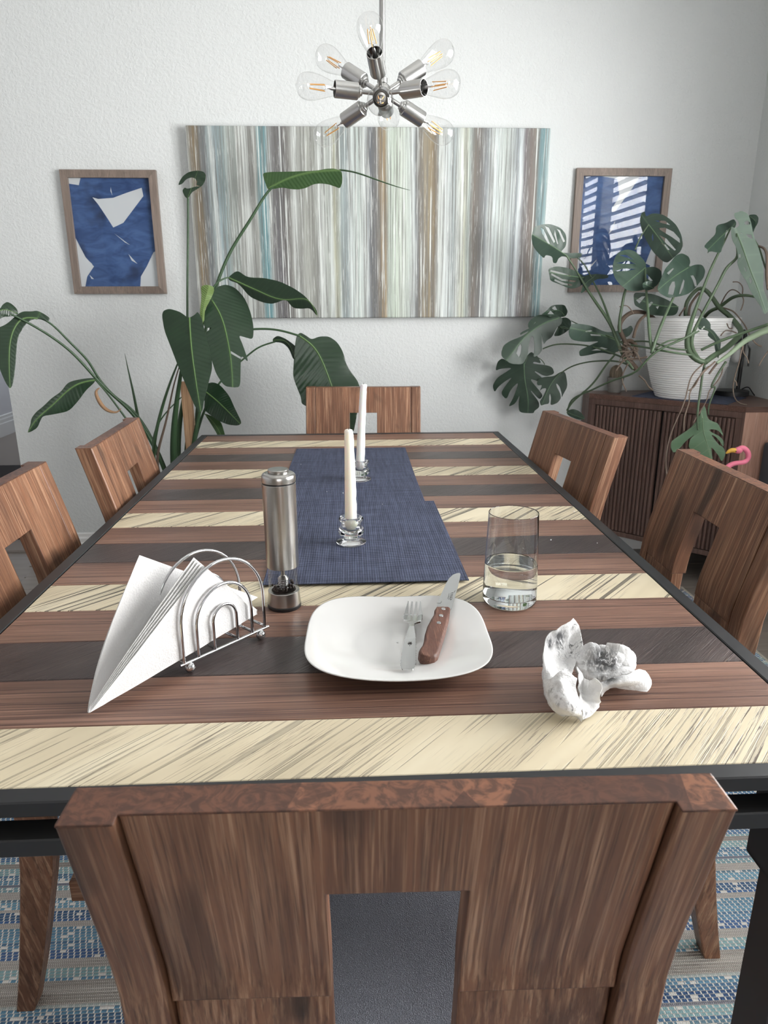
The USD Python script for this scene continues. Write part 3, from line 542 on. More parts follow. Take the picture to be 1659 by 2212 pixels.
# water glass
gx, gy = .2405, .409
gl = thing('drinking_glass', 'straight clear drinking glass half full of water', 'glass', (gx, gy, TZ))
go = [(0, .0012), (.030, .0004), (.0375, .0006), (.0408, .0035), (.0416, .009), (.0414, .03), (.0400, .075), (.0386, .115), (.0374, .1445), (.0371, .1455), (.0367, .1452), (.0364, .1443), (.0375, .115), (.0389, .075), (.0402, .03), (.0403, .0175), (.0390, .0140), (.033, .0125), (0, .0118)]
obj('wall', lathe(go, 80), 'clear_glass', gl, smooth=True)
wl = .0655
obj('water', lathe([(0, .0120), (.033, .0127), (.0391, .0142), (.0404, .0176), (.0403, .03), (.0393, wl - .002), (.03925, wl + .0006), (.0384, wl - .0004), (.036, wl - .0008), (0, wl - .0008)], 80), 'water', gl, smooth=True)

# plate
px_, py_ = .056, .268
def squircle(a, n): return (np.abs(np.cos(a)) ** n + np.abs(np.sin(a)) ** n) ** (-1.0 / n)
def plate_ring(rho, z, n, na=120):
    a = np.arange(na) / na * 2 * np.pi; r = rho * squircle(a, n); return np.stack([r * np.cos(a), r * np.sin(a), z + 0.004 * (rho / .121) ** 4 * (np.abs(np.sin(2 * a)) ** 2), ], 1)
prof = [(.001, .0062, 2), (.030, .0062, 2), (.056, .0064, 2.05), (.064, .0072, 2.1), (.074, .0104, 2.3), (.088, .0140, 2.6), (.102, .0170, 2.9), (.115, .0194, 3.2), (.1205, .0205, 3.3), (.1226, .0203, 3.3), (.1226, .0190, 3.3), (.1195, .0172, 3.2), (.100, .0130, 2.8), (.076, .0060, 2.4), (.067, .0010, 2.2), (.065, 0, 2.2), (.060, 0, 2.1), (.058, .002, 2.1), (.001, .0022, 2)]
rings = [plate_ring(*p) for p in prof]; na = 120; v = np.concatenate(rings); f = []
for k in range(len(rings) - 1):
    for j in range(na):
        p, q = k * na + j, k * na + (j + 1) % na; f += [(p, p + na, q + na), (p, q + na, q)]
pl = trimesh.Trimesh(v, f, process=False); pl.invert(); pl.fix_normals()
pl.apply_transform(trimesh.transformations.rotation_matrix(math.radians(-1.5), (0, 0, 1))); pl.apply_translation((px_, py_, TZ))
tag(obj('dinner_plate', pl, 'porcelain', smooth=True), 'white rounded square porcelain dinner plate with fork and knife on it', 'plate')
# fork
f0, f1 = at_z(880, 1449, TZ + .0190), at_z(895, 1302, TZ + .0235)
fd = unit(f1 - f0); fs = unit(np.cross(fd, (0, 0, 1))); fn = np.cross(fs, fd); FL = np.linalg.norm(f1 - f0)
def fw(u):
    return np.interp(u, [0, .006, .02, .05, .09, .118, .128, .134, .139, .146, .17, .205, .3], [.0055, .0082, .0090, .0084, .0060, .0030, .0032, .0065, .0118, .0130, .0126, .0112, .0112])
us = np.linspace(0, FL, 120); k = FL / .205
body = Polygon([(u, fw(u / k)) for u in us] + [(u, -fw(u / k)) for u in us[::-1]])
for c in (-.0063, 0, .0063): body = body.difference(Polygon([(.160 * k, c - .0010), (FL + .01, c - .0021), (FL + .01, c + .0021), (.160 * k, c + .0010), (.1575 * k, c)]))
for s in (-1, 1): body = body.difference(Polygon([(FL + .01, s * .0088), (FL - .05, s * .0140), (FL + .01, s * .02)]))
v2, ff = grid_poly(body, .0024)
def forkz(u): return np.interp(u / k, [0, .03, .08, .12, .14, .165, .205], [0, .0012, .0030, .0022, -.0010, -.0038, .0])
hz = forkz(v2[:, 0]) - 10 * v2[:, 1] ** 2 * (v2[:, 0] / k < .125) + 9 * v2[:, 1] ** 2 * (v2[:, 0] / k >= .14)
P = f0 + np.outer(v2[:, 0], fd) + np.outer(v2[:, 1], fs) + np.outer(hz + .001, fn)
nr = vnormals(P, ff); nr *= np.sign(nr @ fn)[:, None]
fk = tag(obj('fork', shell(P, ff, nr, .0018), 'cutlery_steel', smooth=40), 'steel four tined dinner fork lying across the white plate', 'fork')
mk = []
for a, b, c, d in ((-.0022, .0025, .0022, -.0025), (.0022, .0028, -.0022, -.0028), (-.003, 0, .003, .0004), (.0002, -.006, 0, .004), (-.0015, .004, .0002, .0015), (.0018, .0045, .0003, .0018)):
    q = [f0 + fd * (.060 + b2) * 1.0 + fs * a2 + fn * (float(forkz(.06)) + .0021) for a2, b2 in ((a, b), (c, d))]; mk.append(cyl(q[0], q[1], .00025, n=6))
obj('engraved_mark', cat(*mk), 'wick', fk)
# steak knife
K = crop(840, 1220, 8.295)
k0, k1 = at_z(*K((720, 1600))[0], TZ + .0215), at_z(*K((1290, 125))[0], TZ + .0395)
kd = unit(k1 - k0); ks = unit(np.cross(kd, (0, 0, 1))); ks = unit(ks + V(0, 0, -.10)); kn = unit(np.cross(ks, kd)); 
def trace(pts, P0, a, b, n):
    out = []
    for q in pts: w = at_plane(q[0], q[1], P0, n) - P0; out.append((w @ a, w @ b))
    return Polygon(out).buffer(0)
def smooth_ring(pg, r, simp=0): return pg.buffer(r).buffer(-2 * r).buffer(r)
hand = trace(K((868, 740), (1085, 744), (1118, 770), (1100, 900), (1050, 1080), (985, 1290), (925, 1480), (890, 1580), (830, 1640), (740, 1660), (640, 1645), (565, 1600), (535, 1545), (560, 1490), (610, 1420), (632, 1350), (650, 1230), (695, 1090), (765, 960), (822, 870), (828, 800)), k0, ks, kd, kn)
blade = trace(K((880, 760), (872, 735), (900, 640), (960, 480), (1000, 400), (1050, 290), (1100, 210), (1170, 145), (1240, 118), (1290, 112), (1308, 130), (1300, 200), (1260, 350), (1210, 520), (1170, 660), (1140, 750), (1080, 790)), k0, ks, kd, kn)
hand = smooth_ring(hand, .0018)
def in_plane(m, zoff):
    T = np.eye(4); T[:3, 0], T[:3, 1], T[:3, 2], T[:3, 3] = ks, kd, kn, k0 + kn * zoff; m = m.copy(); m.apply_transform(T); return m
kf = thing('steak_knife', 'wooden handled steak knife with steel blade resting on the plate rim', 'knife')
def padded(pg, h, c, n=4):
    ms = []
    v, f = [], []
    layers = [(c * (1 - math.cos(t)), -h / 2 + c * (1 - math.sin(t))) for t in ()]
    zs = np.linspace(0, 1, n + 1); prof = [(c * (1 - math.sin(t * math.pi / 2)), -h / 2 + c * (1 - math.cos(t * math.pi / 2))) for t in zs]
    prof = prof + [(i, -z) for i, z in prof[::-1]]
    for (i0, za), (i1, zb) in zip(prof[:-1], prof[1:]):
        if zb - za > 1e-6: g = pg.buffer(-(i0 + i1) / 2); m = extr(g, zb - za, za); ms.append(m)
    return cat(*ms)
obj('handle', in_plane(padded(hand, .015, .0035), -.0075), 'knife_wood', kf, smooth=40)
obj('blade', in_plane(extr(blade, .0016, -.0008), -.0045), 'cutlery_steel', kf, smooth=30)
for q in K((987, 795), (945, 915), (903, 1043)):
    w = at_plane(q[0], q[1], k0, kn) - k0; obj('rivet', in_plane(lathe([(0, .0006), (.0030, .0006), (.0034, 0), (.0034, -.002), (0, -.002)], 20, (w @ ks, w @ kd, 0)), .0002), 'cutlery_steel', kf)
st = []
def stroke(a, b, r=.00022):
    st.append(cyl(*[k0 + ks * (w @ ks) + kd * (w @ kd) - kn * .0036 for w in (at_plane(q[0], q[1], k0 - kn * .0036, kn) - k0 for q in K(a, b))], r, n=5))
for a, b in (((1105, 620), (1130, 510)), ((1130, 510), (1165, 500)), ((1165, 500), (1140, 625)), ((1140, 625), (1105, 620)), ((1115, 640), (1120, 600)), ((1125, 600), (1135, 560)), ((1120, 590), (1140, 580)), ((1128, 560), (1148, 548)), ((1135, 540), (1152, 530)), ((1068, 610), (1095, 515)), ((1080, 625), (1100, 555)), ((1180, 500), (1205, 465)), ((870, 690), (940, 690)), ((940, 690), (955, 655))): stroke(a, b)
obj('stamped_mark', cat(*st), 'wick', kf)

# napkin holder of chrome wire
A, B = at_z(398, 1432, TZ + .0165), at_z(572, 1353, TZ + .0165); hd = unit(B - A); hn = unit(np.cross(V(0, 0, 1), hd)); HL = np.linalg.norm(B - A); A[2] = TZ
HD = .050; R = .0021
def hp(s, n, z): return A + hd * s + hn * n + V(0, 0, z)
nh = thing('napkin_holder', 'chrome wire napkin holder with nested arches and ball feet', 'napkin holder')
for n0 in (0, HD):
    for (a, b, h) in ((0.0, HL, .134), (.022, HL - .022, .102), (.0475, HL - .0475, .073)):
        r_ = (b - a) / 2; c = (a + b) / 2; hs = max(.016, h - r_ * 1.05); pts = [hp(a, n0, .0165)]
        pts += [hp(a, n0, z) for z in np.linspace(.022, hs, 5)]
        pts += [hp(c - r_ * math.cos(t), n0, hs + (h - hs) * math.sin(t)) for t in np.linspace(.12, math.pi - .12, 22)]
        pts += [hp(b, n0, z) for z in np.linspace(hs, .022, 5)] + [hp(b, n0, .0165)]
        obj('arch', tube(pts, R, 10), 'chrome', nh, smooth=True)
    obj('base_wire', cyl(hp(-.006, n0, .0145), hp(HL + .006, n0, .0145), R, n=12), 'chrome', nh)
for s in (0, .022, .0475, HL - .0475, HL - .022, HL):
    obj('cross_bar', cyl(hp(s, 0, .0175), hp(s, HD, .0175), R, n=10), 'chrome', nh)
for s in (.008, HL - .008):
    for n0 in (0, HD):
        b = trimesh.creation.icosphere(subdivisions=3, radius=.0068); b.apply_translation(hp(s, n0, .0070)); obj('ball_foot', b, 'chrome', nh, smooth=True)
# napkins folded to triangles, standing in the holder
def tri_sheet(p_tip, p_top, p_end, bow, n=16, ripple=.0008, seed=0, cut=.0):
    """a folded napkin face between its three corners, bowed along its normal"""
    nrm = unit(np.cross(p_top - p_tip, p_end - p_tip)); P, idx = [], {}
    for i in range(n + 1):
        for j in range(n + 1 - i):
            a, b = i / n, j / n; c = 1 - a - b; q = p_tip * c + p_top * a + p_end * b
            h = bow * (a + b) * (1 - (a + b)) * 4 * (.4 + .6 * c) + ripple * (meshkit.noise(q * 60, seed) - .5) * 2
            idx[i, j] = len(P); P.append(q + nrm * h)
    f = []
    for i in range(n):
        for j in range(n - i):
            f.append((idx[i, j], idx[i + 1, j], idx[i, j + 1]))
            if j < n - i - 1: f.append((idx[i + 1, j], idx[i + 1, j + 1], idx[i, j + 1]))
    P, f = np.array(P), np.array(f); return P, f, vnormals(P, f)
def napkin(label, tip, top, end, bow, seed, layers=2):
    ms = []
    for l in range(layers):
        o = hn * .0011 * l; P, f, nr = tri_sheet(tip + o * .4 + hd * .001 * l, top + o - V(0, 0, .0012 * l) + hd * .0006 * l, end + o, bow, seed=seed + l); ms.append(shell(P, f, nr, .0007))
    tag(obj('paper_napkin', cat(*ms), 'napkin_paper', smooth=50), label, 'napkin', 'white paper napkins in the wire holder')
def hplane(px, py, n): return at_plane(px, py, hp(0, n, 0), hn)
fz = V(0, 0, .0185)
labs = ['white folded paper napkin at the front of the holder stack', 'white folded paper napkin second from the front in the holder', 'white folded paper napkin third from the front in the holder', 'white folded paper napkin fourth from the front in the holder', 'white folded paper napkin fifth, just before the open gap']
for k in range(5):
    n0 = .0056 + .0030 * k
    tip = hplane(193 + 1.2 * k, 1540 - 4 * k, .0030 + .0009 * k); tip[2] = max(tip[2], TZ + .001 + .0002 * k)
    top = hplane(440 - 5.5 * k, 1222 - 4.5 * k, n0); end = hplane(556 - (k % 2) * 4, 1326 - 2 * k, n0)
    napkin(labs[k], tip, top, end, -.001 + .001 * k, 10 + k)
rt = at_z(301, 1199, TZ + .150); tip2 = at_z(192, 1541, TZ + .0012); tip2 += hn * .0012; end2 = hplane(557, 1290, .030)
napkin('white folded paper napkin leaning back behind the open gap, dotted border showing', tip2, rt, end2, .020, 31)
rt2 = rt + hn * .003 - V(0, 0, .004); napkin('rearmost white paper napkin against the back arches of the holder', tip2 + hn * .002, rt2, end2 + hn * .004, .020, 41)

# crumpled used napkin
cx, cy = .268, .150
def creased(P, fr, amp, seed):
    a = np.abs(meshkit.noise(P * fr, seed) - .5) * 2; b = np.abs(meshkit.noise(P * fr * 2.3 + 5, seed + 1) - .5) * 2; c = np.abs(meshkit.noise(P * fr * 5 + 9, seed + 2) - .5) * 2
    return amp * (a + .45 * b + .12 * c - .7)
def lump(c, r, fr, amp, seed, flat=0.0, sub=5):
    m = trimesh.creation.icosphere(subdivisions=sub); n = m.vertices.copy(); P = n * r
    P = P + n * creased(P + seed, fr, amp, seed)[:, None]; P = P + np.array(c); P[:, 2] = np.maximum(P[:, 2], TZ + .0006 + .002 * meshkit.noise(P * 80, 3)); return trimesh.Trimesh(P, m.faces, process=False)
def sheet(corners, n, amp, seed, bulge):
    """a crumpled bit of sheet between rows of control points"""
    rows = [spline(r, n) for r in corners]; G_ = np.array([spline([r[i] for r in rows], n) for i in range(n)]).transpose(1, 0, 2).reshape(-1, 3); f = []
    for i in range(n - 1):
        for j in range(n - 1): a = i * n + j; f += [(a, a + 1, a + n + 1), (a, a + n + 1, a + n)]
    f = np.array(f); nr = vnormals(G_, f); G_ = G_ + nr * creased(G_, 55, amp, seed)[:, None]; G_[:, 2] = np.maximum(G_[:, 2], TZ + .0008); return shell(G_, f, vnormals(G_, f), .0009)
Q = crop(1160, 1320, 6.144)
def cz(x, y, z): return at_z(*Q((x, y))[0], TZ + z)
parts = [
    sheet([[cz(480, 95, .070), cz(560, 220, .056), cz(620, 520, .040)], [cz(300, 210, .066), cz(420, 420, .040), cz(520, 700, .028)], [cz(130, 330, .058), cz(230, 620, .032), cz(430, 950, .026)], [cz(75, 640, .040), cz(150, 850, .030), cz(400, 1150, .024)], [cz(110, 980, .016), cz(190, 1200, .012), cz(420, 1330, .010)]], 44, .0042, 3, 0),
    sheet([[cz(110, 900, .030), cz(200, 880, .042), cz(330, 810, .046), cz(520, 910, .040)], [cz(130, 1080, .014), cz(240, 1080, .034), cz(360, 1040, .040), cz(520, 1060, .036)], [cz(170, 1230, .006), cz(270, 1260, .024), cz(400, 1260, .030), cz(560, 1230, .024)], [cz(290, 1370, .003), cz(340, 1405, .002), cz(480, 1400, .004), cz(600, 1445, .002)]], 40, .0048, 8, 0),
    sheet([[cz(520, 740, .036), cz(620, 880, .024), cz(760, 900, .040)], [cz(540, 980, .028), cz(600, 1060, .012), cz(850, 960, .036)], [cz(560, 1180, .020), cz(640, 1180, .012), cz(840, 1120, .022)], [cz(600, 1440, .003), cz(720, 1390, .004), cz(835, 1210, .008)]], 36, .0038, 12, 0),
    lump(cz(690, 690, .024), (.021, .020, .024), 34, .009, 21), lump(cz(880, 650, .026), (.026, .024, .023), 34, .010, 27), lump(cz(1080, 660, .020), (.022, .022, .021), 34, .008, 33), lump(cz(960, 830, .014), (.030, .016, .015), 36, .007, 36),
    sheet([[cz(930, 420, .062), cz(1105, 435, .060)], [cz(890, 530, .052), cz(1070, 560, .050)], [cz(850, 600, .044), cz(960, 690, .042)]], 24, .0022, 17, 0),
    sheet([[cz(850, 950, .018), cz(1000, 900, .022), cz(1180, 860, .026), cz(1330, 775, .022), cz(1430, 800, .018)], [cz(850, 1040, .012), cz(1000, 960, .022), cz(1200, 930, .026), cz(1380, 900, .022), cz(1515, 930, .012)], [cz(840, 1130, .004), cz(1000, 1000, .008), cz(1200, 1040, .008), cz(1350, 1060, .006), cz(1450, 1075, .004)]], 34, .0026, 23, 0)]
tag(obj('crumpled_napkin', cat(*parts), 'used_napkin_paper', smooth=40), 'crumpled used white paper napkin with dark smudges, right of plate', 'used napkin')

cb_ = []
for a, b in ((706, 1062), (826, 1090), (741, 1065), (610, 1065), (1005, 1098), (1190, 1166), (738, 1176), (715, 1195), (1290, 1173), (650, 1003), (1240, 1105)):
    m = trimesh.creation.icosphere(subdivisions=1, radius=rng.uniform(.0009, .0016)); m.apply_translation(at_z(a, b, TZ + .0045)); cb_.append(m)
tag(obj('crumbs', cat(*cb_), 'candle_wax_white', smooth=True), 'tiny pale crumbs scattered on the runner mats and planks', 'crumbs', kind='stuff')

# ================================================================== on the back wall
def wall_rect(q, y): return [at_y(a, b, y) for a, b in q]
cv = thing('canvas_painting', 'large canvas painting of vertical grey teal and brown stripes on the back wall', 'painting')
c0, c1 = at_y(400, 276, 2.668), at_y(1168, 684, 2.668); cx0, cx1, cz0, cz1 = -.661, .8625, 1.137, 1.904
obj('canvas', chbox(cx0, cx1, 2.667, 2.705, cz0, cz1, .003), 'canvas_paint', cv, smooth=False)
obj('stretcher_frame', cat(box(cx0 + .004, cx1 - .004, 2.704, 2.7095, cz0 + .004, cz0 + .04), box(cx0 + .004, cx1 - .004, 2.704, 2.7095, cz1 - .04, cz1 - .004)), 'frame_wood', cv, smooth=False)
def picture(label, x0, x1, z0, z1, shapes, holes):
    t = thing('framed_print', label, 'framed picture', group='framed blue prints either side of the canvas'); w = .031
    for a, b, c, d in ((x0, z1, x1, z1), (x1, z1, x1, z0), (x1, z0, x0, z0), (x0, z0, x0, z1)):
        e = unit(V(c - a, 0, d - b)); inn = V(e[2], 0, -e[0])                       # towards the picture's middle
        if (V((x0 + x1) / 2 - a, 0, (z0 + z1) / 2 - b) @ inn) < 0: inn = -inn
        p, q = V(a, 0, b), V(c, 0, d); P = []
        for pt, s in ((p, 1), (q, -1)):
            o, i = pt, pt + inn * w + e * s * w
            P += [o + V(0, 2.708, 0), o + V(0, 2.688, 0), i + V(0, 2.685, 0), i + V(0, 2.708, 0)]
        f = [(0, 1, 5), (0, 5, 4), (1, 2, 6), (1, 6, 5), (2, 3, 7), (2, 7, 6), (0, 4, 7), (0, 7, 3), (0, 3, 2), (0, 2, 1), (4, 5, 6), (4, 6, 7)]
        m = trimesh.Trimesh(P, f, process=False); m.fix_normals(); obj('frame_side', m, 'frame_wood', t, smooth=False)
    sh = obj('print', box(x0 + w - .004, x1 - w + .004, 2.700, 2.704, z0 + w - .004, z1 - w + .004), 'print_paper', t, smooth=False)
    clip = sbox(x0 + w - .004, z0 + w - .004, x1 - w + .004, z1 - w + .004)
    pg = unary_union([Polygon(s).buffer(0) for s in shapes])
    for h in holes: pg = pg.difference(Polygon(h).buffer(0))
    pg = pg.intersection(clip)
    ms = []
    for g_ in getattr(pg, 'geoms', [pg]):
        if g_.geom_type == 'Polygon' and g_.area > 1e-6: m = extr(g_, .0006); m.apply_transform(np.array([[1, 0, 0, 0], [0, 0, 1, 2.6993], [0, 1, 0, 0], [0, 0, 0, 1.]])); m.invert(); ms.append(m)
    obj('blue_shape', cat(*ms), 'blue_ink', sh, smooth=False)
    obj('glass', box(x0 + w - .002, x1 - w + .002, 2.6955, 2.6975, z0 + w - .002, z1 - w + .002), 'picture_glass', t, smooth=False)
    return t
K1 = crop(100, 250, 2.765)
def wp(K_, *pts): return [(lambda p: (p[0], p[2]))(at_y(q[0], q[1], 2.6995)) for q in K_(*pts)]
LS = [wp(K1, (130, 405), (210, 340), (700, 340), (700, 790), (640, 815), (600, 900), (565, 960), (560, 1040), (230, 1040), (245, 960), (285, 900), (235, 845), (170, 720), (150, 600))]
LH = [wp(K1, (275, 487), (310, 497), (400, 490), (480, 460), (570, 430), (580, 480), (520, 560), (460, 640), (400, 668), (370, 620), (310, 530)), wp(K1, (120, 360), (208, 360), (195, 415), (130, 405)), wp(K1, (235, 850), (275, 885), (240, 900), (225, 880)), wp(K1, (405, 702), (500, 772), (470, 757)), wp(K1, (490, 825), (545, 885), (510, 865)), wp(K1, (258, 950), (285, 975), (270, 975)), wp(K1, (385, 425), (395, 478), (383, 450))]
picture('framed blue and white abstract print left of the canvas, clear of any plant', -1.2015, -.8035, 1.2425, 1.7395, LS, LH)
K2 = crop(1150, 0, 3.259)
K4 = crop(1040, 420, 2.680)
RS = [wp(K2, (355, 1240), (480, 1240), (600, 1260), (612, 1380), (560, 1470), (560, 1520), (700, 1330), (760, 1240), (925, 1240), (905, 1640), (840, 1760), (800, 2100), (330, 2100), (330, 1500)), wp(K4, (560, 100), (1020, 100), (985, 330), (950, 380), (940, 520), (555, 520), (560, 430), (600, 400))]
RH = [wp(K4, (600, 440), (670, 375), (640, 415)), wp(K4, (735, 230), (775, 150), (765, 200)), wp(K4, (985, 310), (1000, 330), (1000, 420), (950, 400))]
picture('framed blue abstract print right of the canvas, reflecting the window behind monstera leaves', .9935, 1.4135, 1.2440, 1.7560, RS, RH)

# ================================================================== chandelier
HB = at_y(826, 203, 1.03)
cd = thing('chandelier', 'brushed nickel starburst chandelier with nine clear filament bulbs', 'chandelier', HB)
hub = trimesh.creation.icosphere(subdivisions=4, radius=.0205); obj('hub', hub, 'satin_nickel', cd, smooth=True)
obj('rod', cyl((0, 0, .015), (0, 0, ZC - HB[2]), .0058, n=20), 'satin_nickel', cd)
obj('collar', lathe([(0, .019), (.0095, .019), (.0105, .0205), (.0105, .028), (.0085, .030), (0, .030)], 32), 'satin_nickel', cd)
obj('canopy', lathe([(0, ZC - HB[2] - .028), (.03, ZC - HB[2] - .028), (.058, ZC - HB[2] - .018), (.062, ZC - HB[2] - .001), (0, ZC - HB[2])], 40), 'satin_nickel', cd)
dirs = [(-28, -128, .30), (-142, -80, -.5), (-181, -17, .22), (-152, 92, -.5), (152, -88, -.22), (155, -20, .46), (158, 88, -.28), (-5, 14, 1.0), (17, 58, -.95)]
away = unit(HB - CAM); r1 = unit(np.cross(away, (0, 0, 1))); u1 = np.cross(r1, away)
arm = lathe([(0, .015), (.0050, .015), (.0050, .049), (.0088, .0492), (.0095, .050), (.0095, .0535), (.0125, .0540), (.0130, .0548), (.0130, .0585), (0, .0585)], 24)
sock = lathe([(0, .0586), (.0165, .0586), (.0182, .0598), (.0185, .062), (.0185, .1130), (.0180, .1142), (.0168, .1142), (.0165, .112), (.0165, .078), (0, .077)], 32)
bp = np.vstack([[(.0118, .084), (.0122, .100)], round_profile([(.0128, .1085), (.0165, .122), (.0222, .140), (.0268, .157), (.0288, .171), (.0276, .184), (.0228, .194), (.0150, .2000), (.0080, .2022)], 4), [(.0032, .2030), (.0026, .2046), (0, .2052)]])
inner = np.stack([np.maximum(bp[::-1, 0] - .0006, 0), bp[::-1, 1] - .0006 * (bp[::-1, 0] < .012)], 1)
bulb = lathe(np.vstack([bp, inner]), 32)
base = lathe([(0, .0775), (.011, .0775), (.0125, .080), (.0125, .101), (.0112, .1035), (.0065, .104), (.0042, .110), (.0036, .122), (.0020, .126), (0, .1265)], 20)
fil = cat(*[cyl((.0085 * math.cos(a), .0085 * math.sin(a), .137), (.0056 * math.cos(a), .0056 * math.sin(a), .172), .0010, n=8) for a in np.arange(4) * math.pi / 2 + .4])
sup = cat(cyl((0, 0, .125), (0, 0, .137), .0016, n=8), *[cyl((.0005, 0, .1365), (.0085 * math.cos(a), .0085 * math.sin(a), .137), .0003, n=5) for a in np.arange(4) * math.pi / 2 + .4], cyl((.0056, 0, .172), (-.0056, 0, .172), .0003, n=5), cyl((0, .0056, .172), (0, -.0056, .172), .0003, n=5))
for k, (dx, dy, dz) in enumerate(dirs):
    q = math.hypot(dx, dy) / 187.0; t = dz
    CS = .87
    d = unit(r1 * dx / 187.0 - u1 * dy / 187.0 - away * t * (1 if abs(t) > .9 else math.sqrt(max(.02, 1 - q * q)) / abs(t)))
    T = trimesh.geometry.align_vectors((0, 0, 1), d); T[:3, :3] *= CS
    def tr(m): m = m.copy(); m.apply_transform(T); return m
    a = obj('arm', tr(arm), 'satin_nickel', cd); obj('socket', tr(sock), 'satin_nickel', a)
    b = obj('bulb', tr(bulb), 'bulb_glass', cd, smooth=True); obj('bulb_base', tr(base), 'satin_nickel', b); obj('filament', tr(fil), 'filament', b, smooth=True); obj('filament_support', tr(sup), 'chrome', b, smooth=True)

# ================================================================== corner cabinet and what stands on it
CT = .80; P0, P1 = V(1.098, 2.600, 0), V(1.575, 2.130, 0); cfd = unit(P1 - P0); cfn = V(-cfd[1], cfd[0], 0); cfn = cfn if cfn[1] < 0 else -cfn; CL_ = np.linalg.norm(P1 - P0)
cb = thing('corner_cabinet', 'dark walnut corner cabinet with two ribbed doors on the right', 'cabinet')
foot = [(1.098, 2.600), (1.575, 2.130), (1.785, 2.130), (1.785, 2.692), (1.098, 2.692)]
obj('top', extr(Polygon(foot), .022, CT - .022), 'cabinet_top_wood', cb, smooth=False)
ins = Polygon(foot).buffer(-.02, join_style=2)
obj('body', extr(Polygon([(1.098 + .012, 2.600 + .012), (1.575 + .004, 2.130 + .018), (1.775, 2.148), (1.775, 2.69), (1.11, 2.69)]).buffer(-.006, join_style=2), CT - .022 - .165, .165), 'black_plastic', cb, smooth=False)
obj('side_panel', chbox(1.5755, 1.785, 2.1302, 2.1480, .15, CT - .0225, .001), 'cabinet_lit_side_wood', cb, smooth=False)
obj('side_panel', chbox(1.0982, 1.116, 2.602, 2.69, .15, CT - .0225, .001), 'cabinet_wood', cb, smooth=False)
def cfront(s0, s1, n0, n1, za, zb, c=.0012):
    m = chbox(s0, s1, n0, n1, za, zb, c); T = np.eye(4); T[:3, 0], T[:3, 1], T[:3, 3] = cfd, -cfn, P0; m.apply_transform(T)
    if np.linalg.det(T[:3, :3]) < 0: m.invert()
    return m
obj('face_frame', cat(cfront(0, CL_, .0, .020, CT - .048, CT - .0225), cfront(0, CL_, .0, .020, .150, .172), cfront(0, .032, .0, .020, .172, CT - .048), cfront(CL_ - .032, CL_, .0, .020, .172, CT - .048)), 'cabinet_wood', cb, smooth=False)
mid = CL_ * .505
for a, b in ((.034, mid - .005), (mid + .005, CL_ - .034)):
    dr = obj('door', cfront(a, b, .008, .020, .174, CT - .050), 'cabinet_wood', cb, smooth=False)
    nsl = 17; w = (b - a) / nsl
    for k in range(nsl):
        z0_, z1_ = .176, CT - .052; s0 = a + k * w + .0016; s1 = a + (k + 1) * w - .0016; m_ = (s0 + s1) / 2; h = (s1 - s0) / 2
        P = [P0 + cfd * (m_ + h * x) + cfn * (-.0075 + y) for x, y in ((-1, 0), (-.86, .0052), (-.4, .0078), (.4, .0078), (.86, .0052), (1, 0))]
        v = [p + V(0, 0, z0_) for p in P] + [p + V(0, 0, z1_) for p in P]; f = []
        for i in range(5): f += [(i, i + 1, i + 7), (i, i + 7, i + 6)]
        f += [(0, i + 1, i) for i in range(1, 5)] + [(6, 6 + i, 7 + i) for i in range(1, 5)]
        obj('slat', trimesh.Trimesh(v, f, process=False), 'cabinet_wood', dr, smooth=50)
for x, y in ((1.15, 2.60), (1.555, 2.19), (1.74, 2.19), (1.74, 2.64), (1.15, 2.66)): obj('leg', chbox(x - .018, x + .018, y - .018, y + .018, 0, .166, .002), 'black_metal', cb, smooth=False)
tag(obj('blue_table_mat', extr(affinity.rotate(sbox(1.265, 2.255, 1.665, 2.575), -44, origin=(1.465, 2.415)).intersection(Polygon(foot).buffer(-.012)), .002, CT + .0003), 'navy_weave', smooth=False), 'navy blue mat under the large white pot on the cabinet', 'mat')
PC = V(1.457, 2.435, CT + .0025)
pot = thing('ribbed_planter', 'large white ribbed ceramic planter on the corner cabinet', 'planter', PC)
zz = np.linspace(0, .335, 240); rr = np.interp(zz, [0, .02, .06, .14, .24, .335], [.112, .122, .137, .160, .178, .190]); rr = np.convolve(np.pad(rr, 8, mode='edge'), np.ones(17) / 17, 'valid')
rb = np.abs(np.sin(zz / .0094 * math.pi)) ** .7 * .0022; rb[zz > .328] = .0012
obj('pot', lathe([(0, 0), (.106, 0)] + list(zip(rr + rb, zz)) + [(.189, .3365), (.182, .3365), (.180, .332), (.172, .28), (0, .28)], 96), 'white_ceramic', pot, smooth=45)
sm = lathe([(0, .296), (.05, .298), (.12, .294), (.1735, .29), (.1735, .281), (0, .281)], 48); vv = sm.vertices.copy(); vv[:, 2] += (meshkit.fbm(vv * 60) - .5) * .016 * (vv[:, 2] > .288); sm.vertices = vv; obj('soil', sm, 'soil', pot, smooth=True)
cp_ = thing('small_plant_pot', 'small grey ribbed pot with a withered cactus on the cabinet', 'potted plant', (1.222, 2.625, CT + .0005))
zz = np.linspace(0, .068, 60); obj('pot', lathe([(0, 0)] + list(zip(np.interp(zz, [0, .01, .068], [.026, .030, .038]) + .0008 * np.abs(np.sin(zz / .0062 * math.pi)), zz)) + [(.034, .069), (.034, .06), (0, .06)], 40), 'grey_pot', cp_, smooth=45)
cm = trimesh.creation.icosphere(subdivisions=4); v = cm.vertices * V(.027, .027, .036); a = np.arctan2(v[:, 1], v[:, 0]); v *= (1 + .09 * np.cos(12 * a))[:, None]; v += V(0, 0, .085); cm.vertices = v; obj('cactus', cm, 'cactus', cp_, smooth=True)
LB = V(1.700, 2.485, CT + .0005)
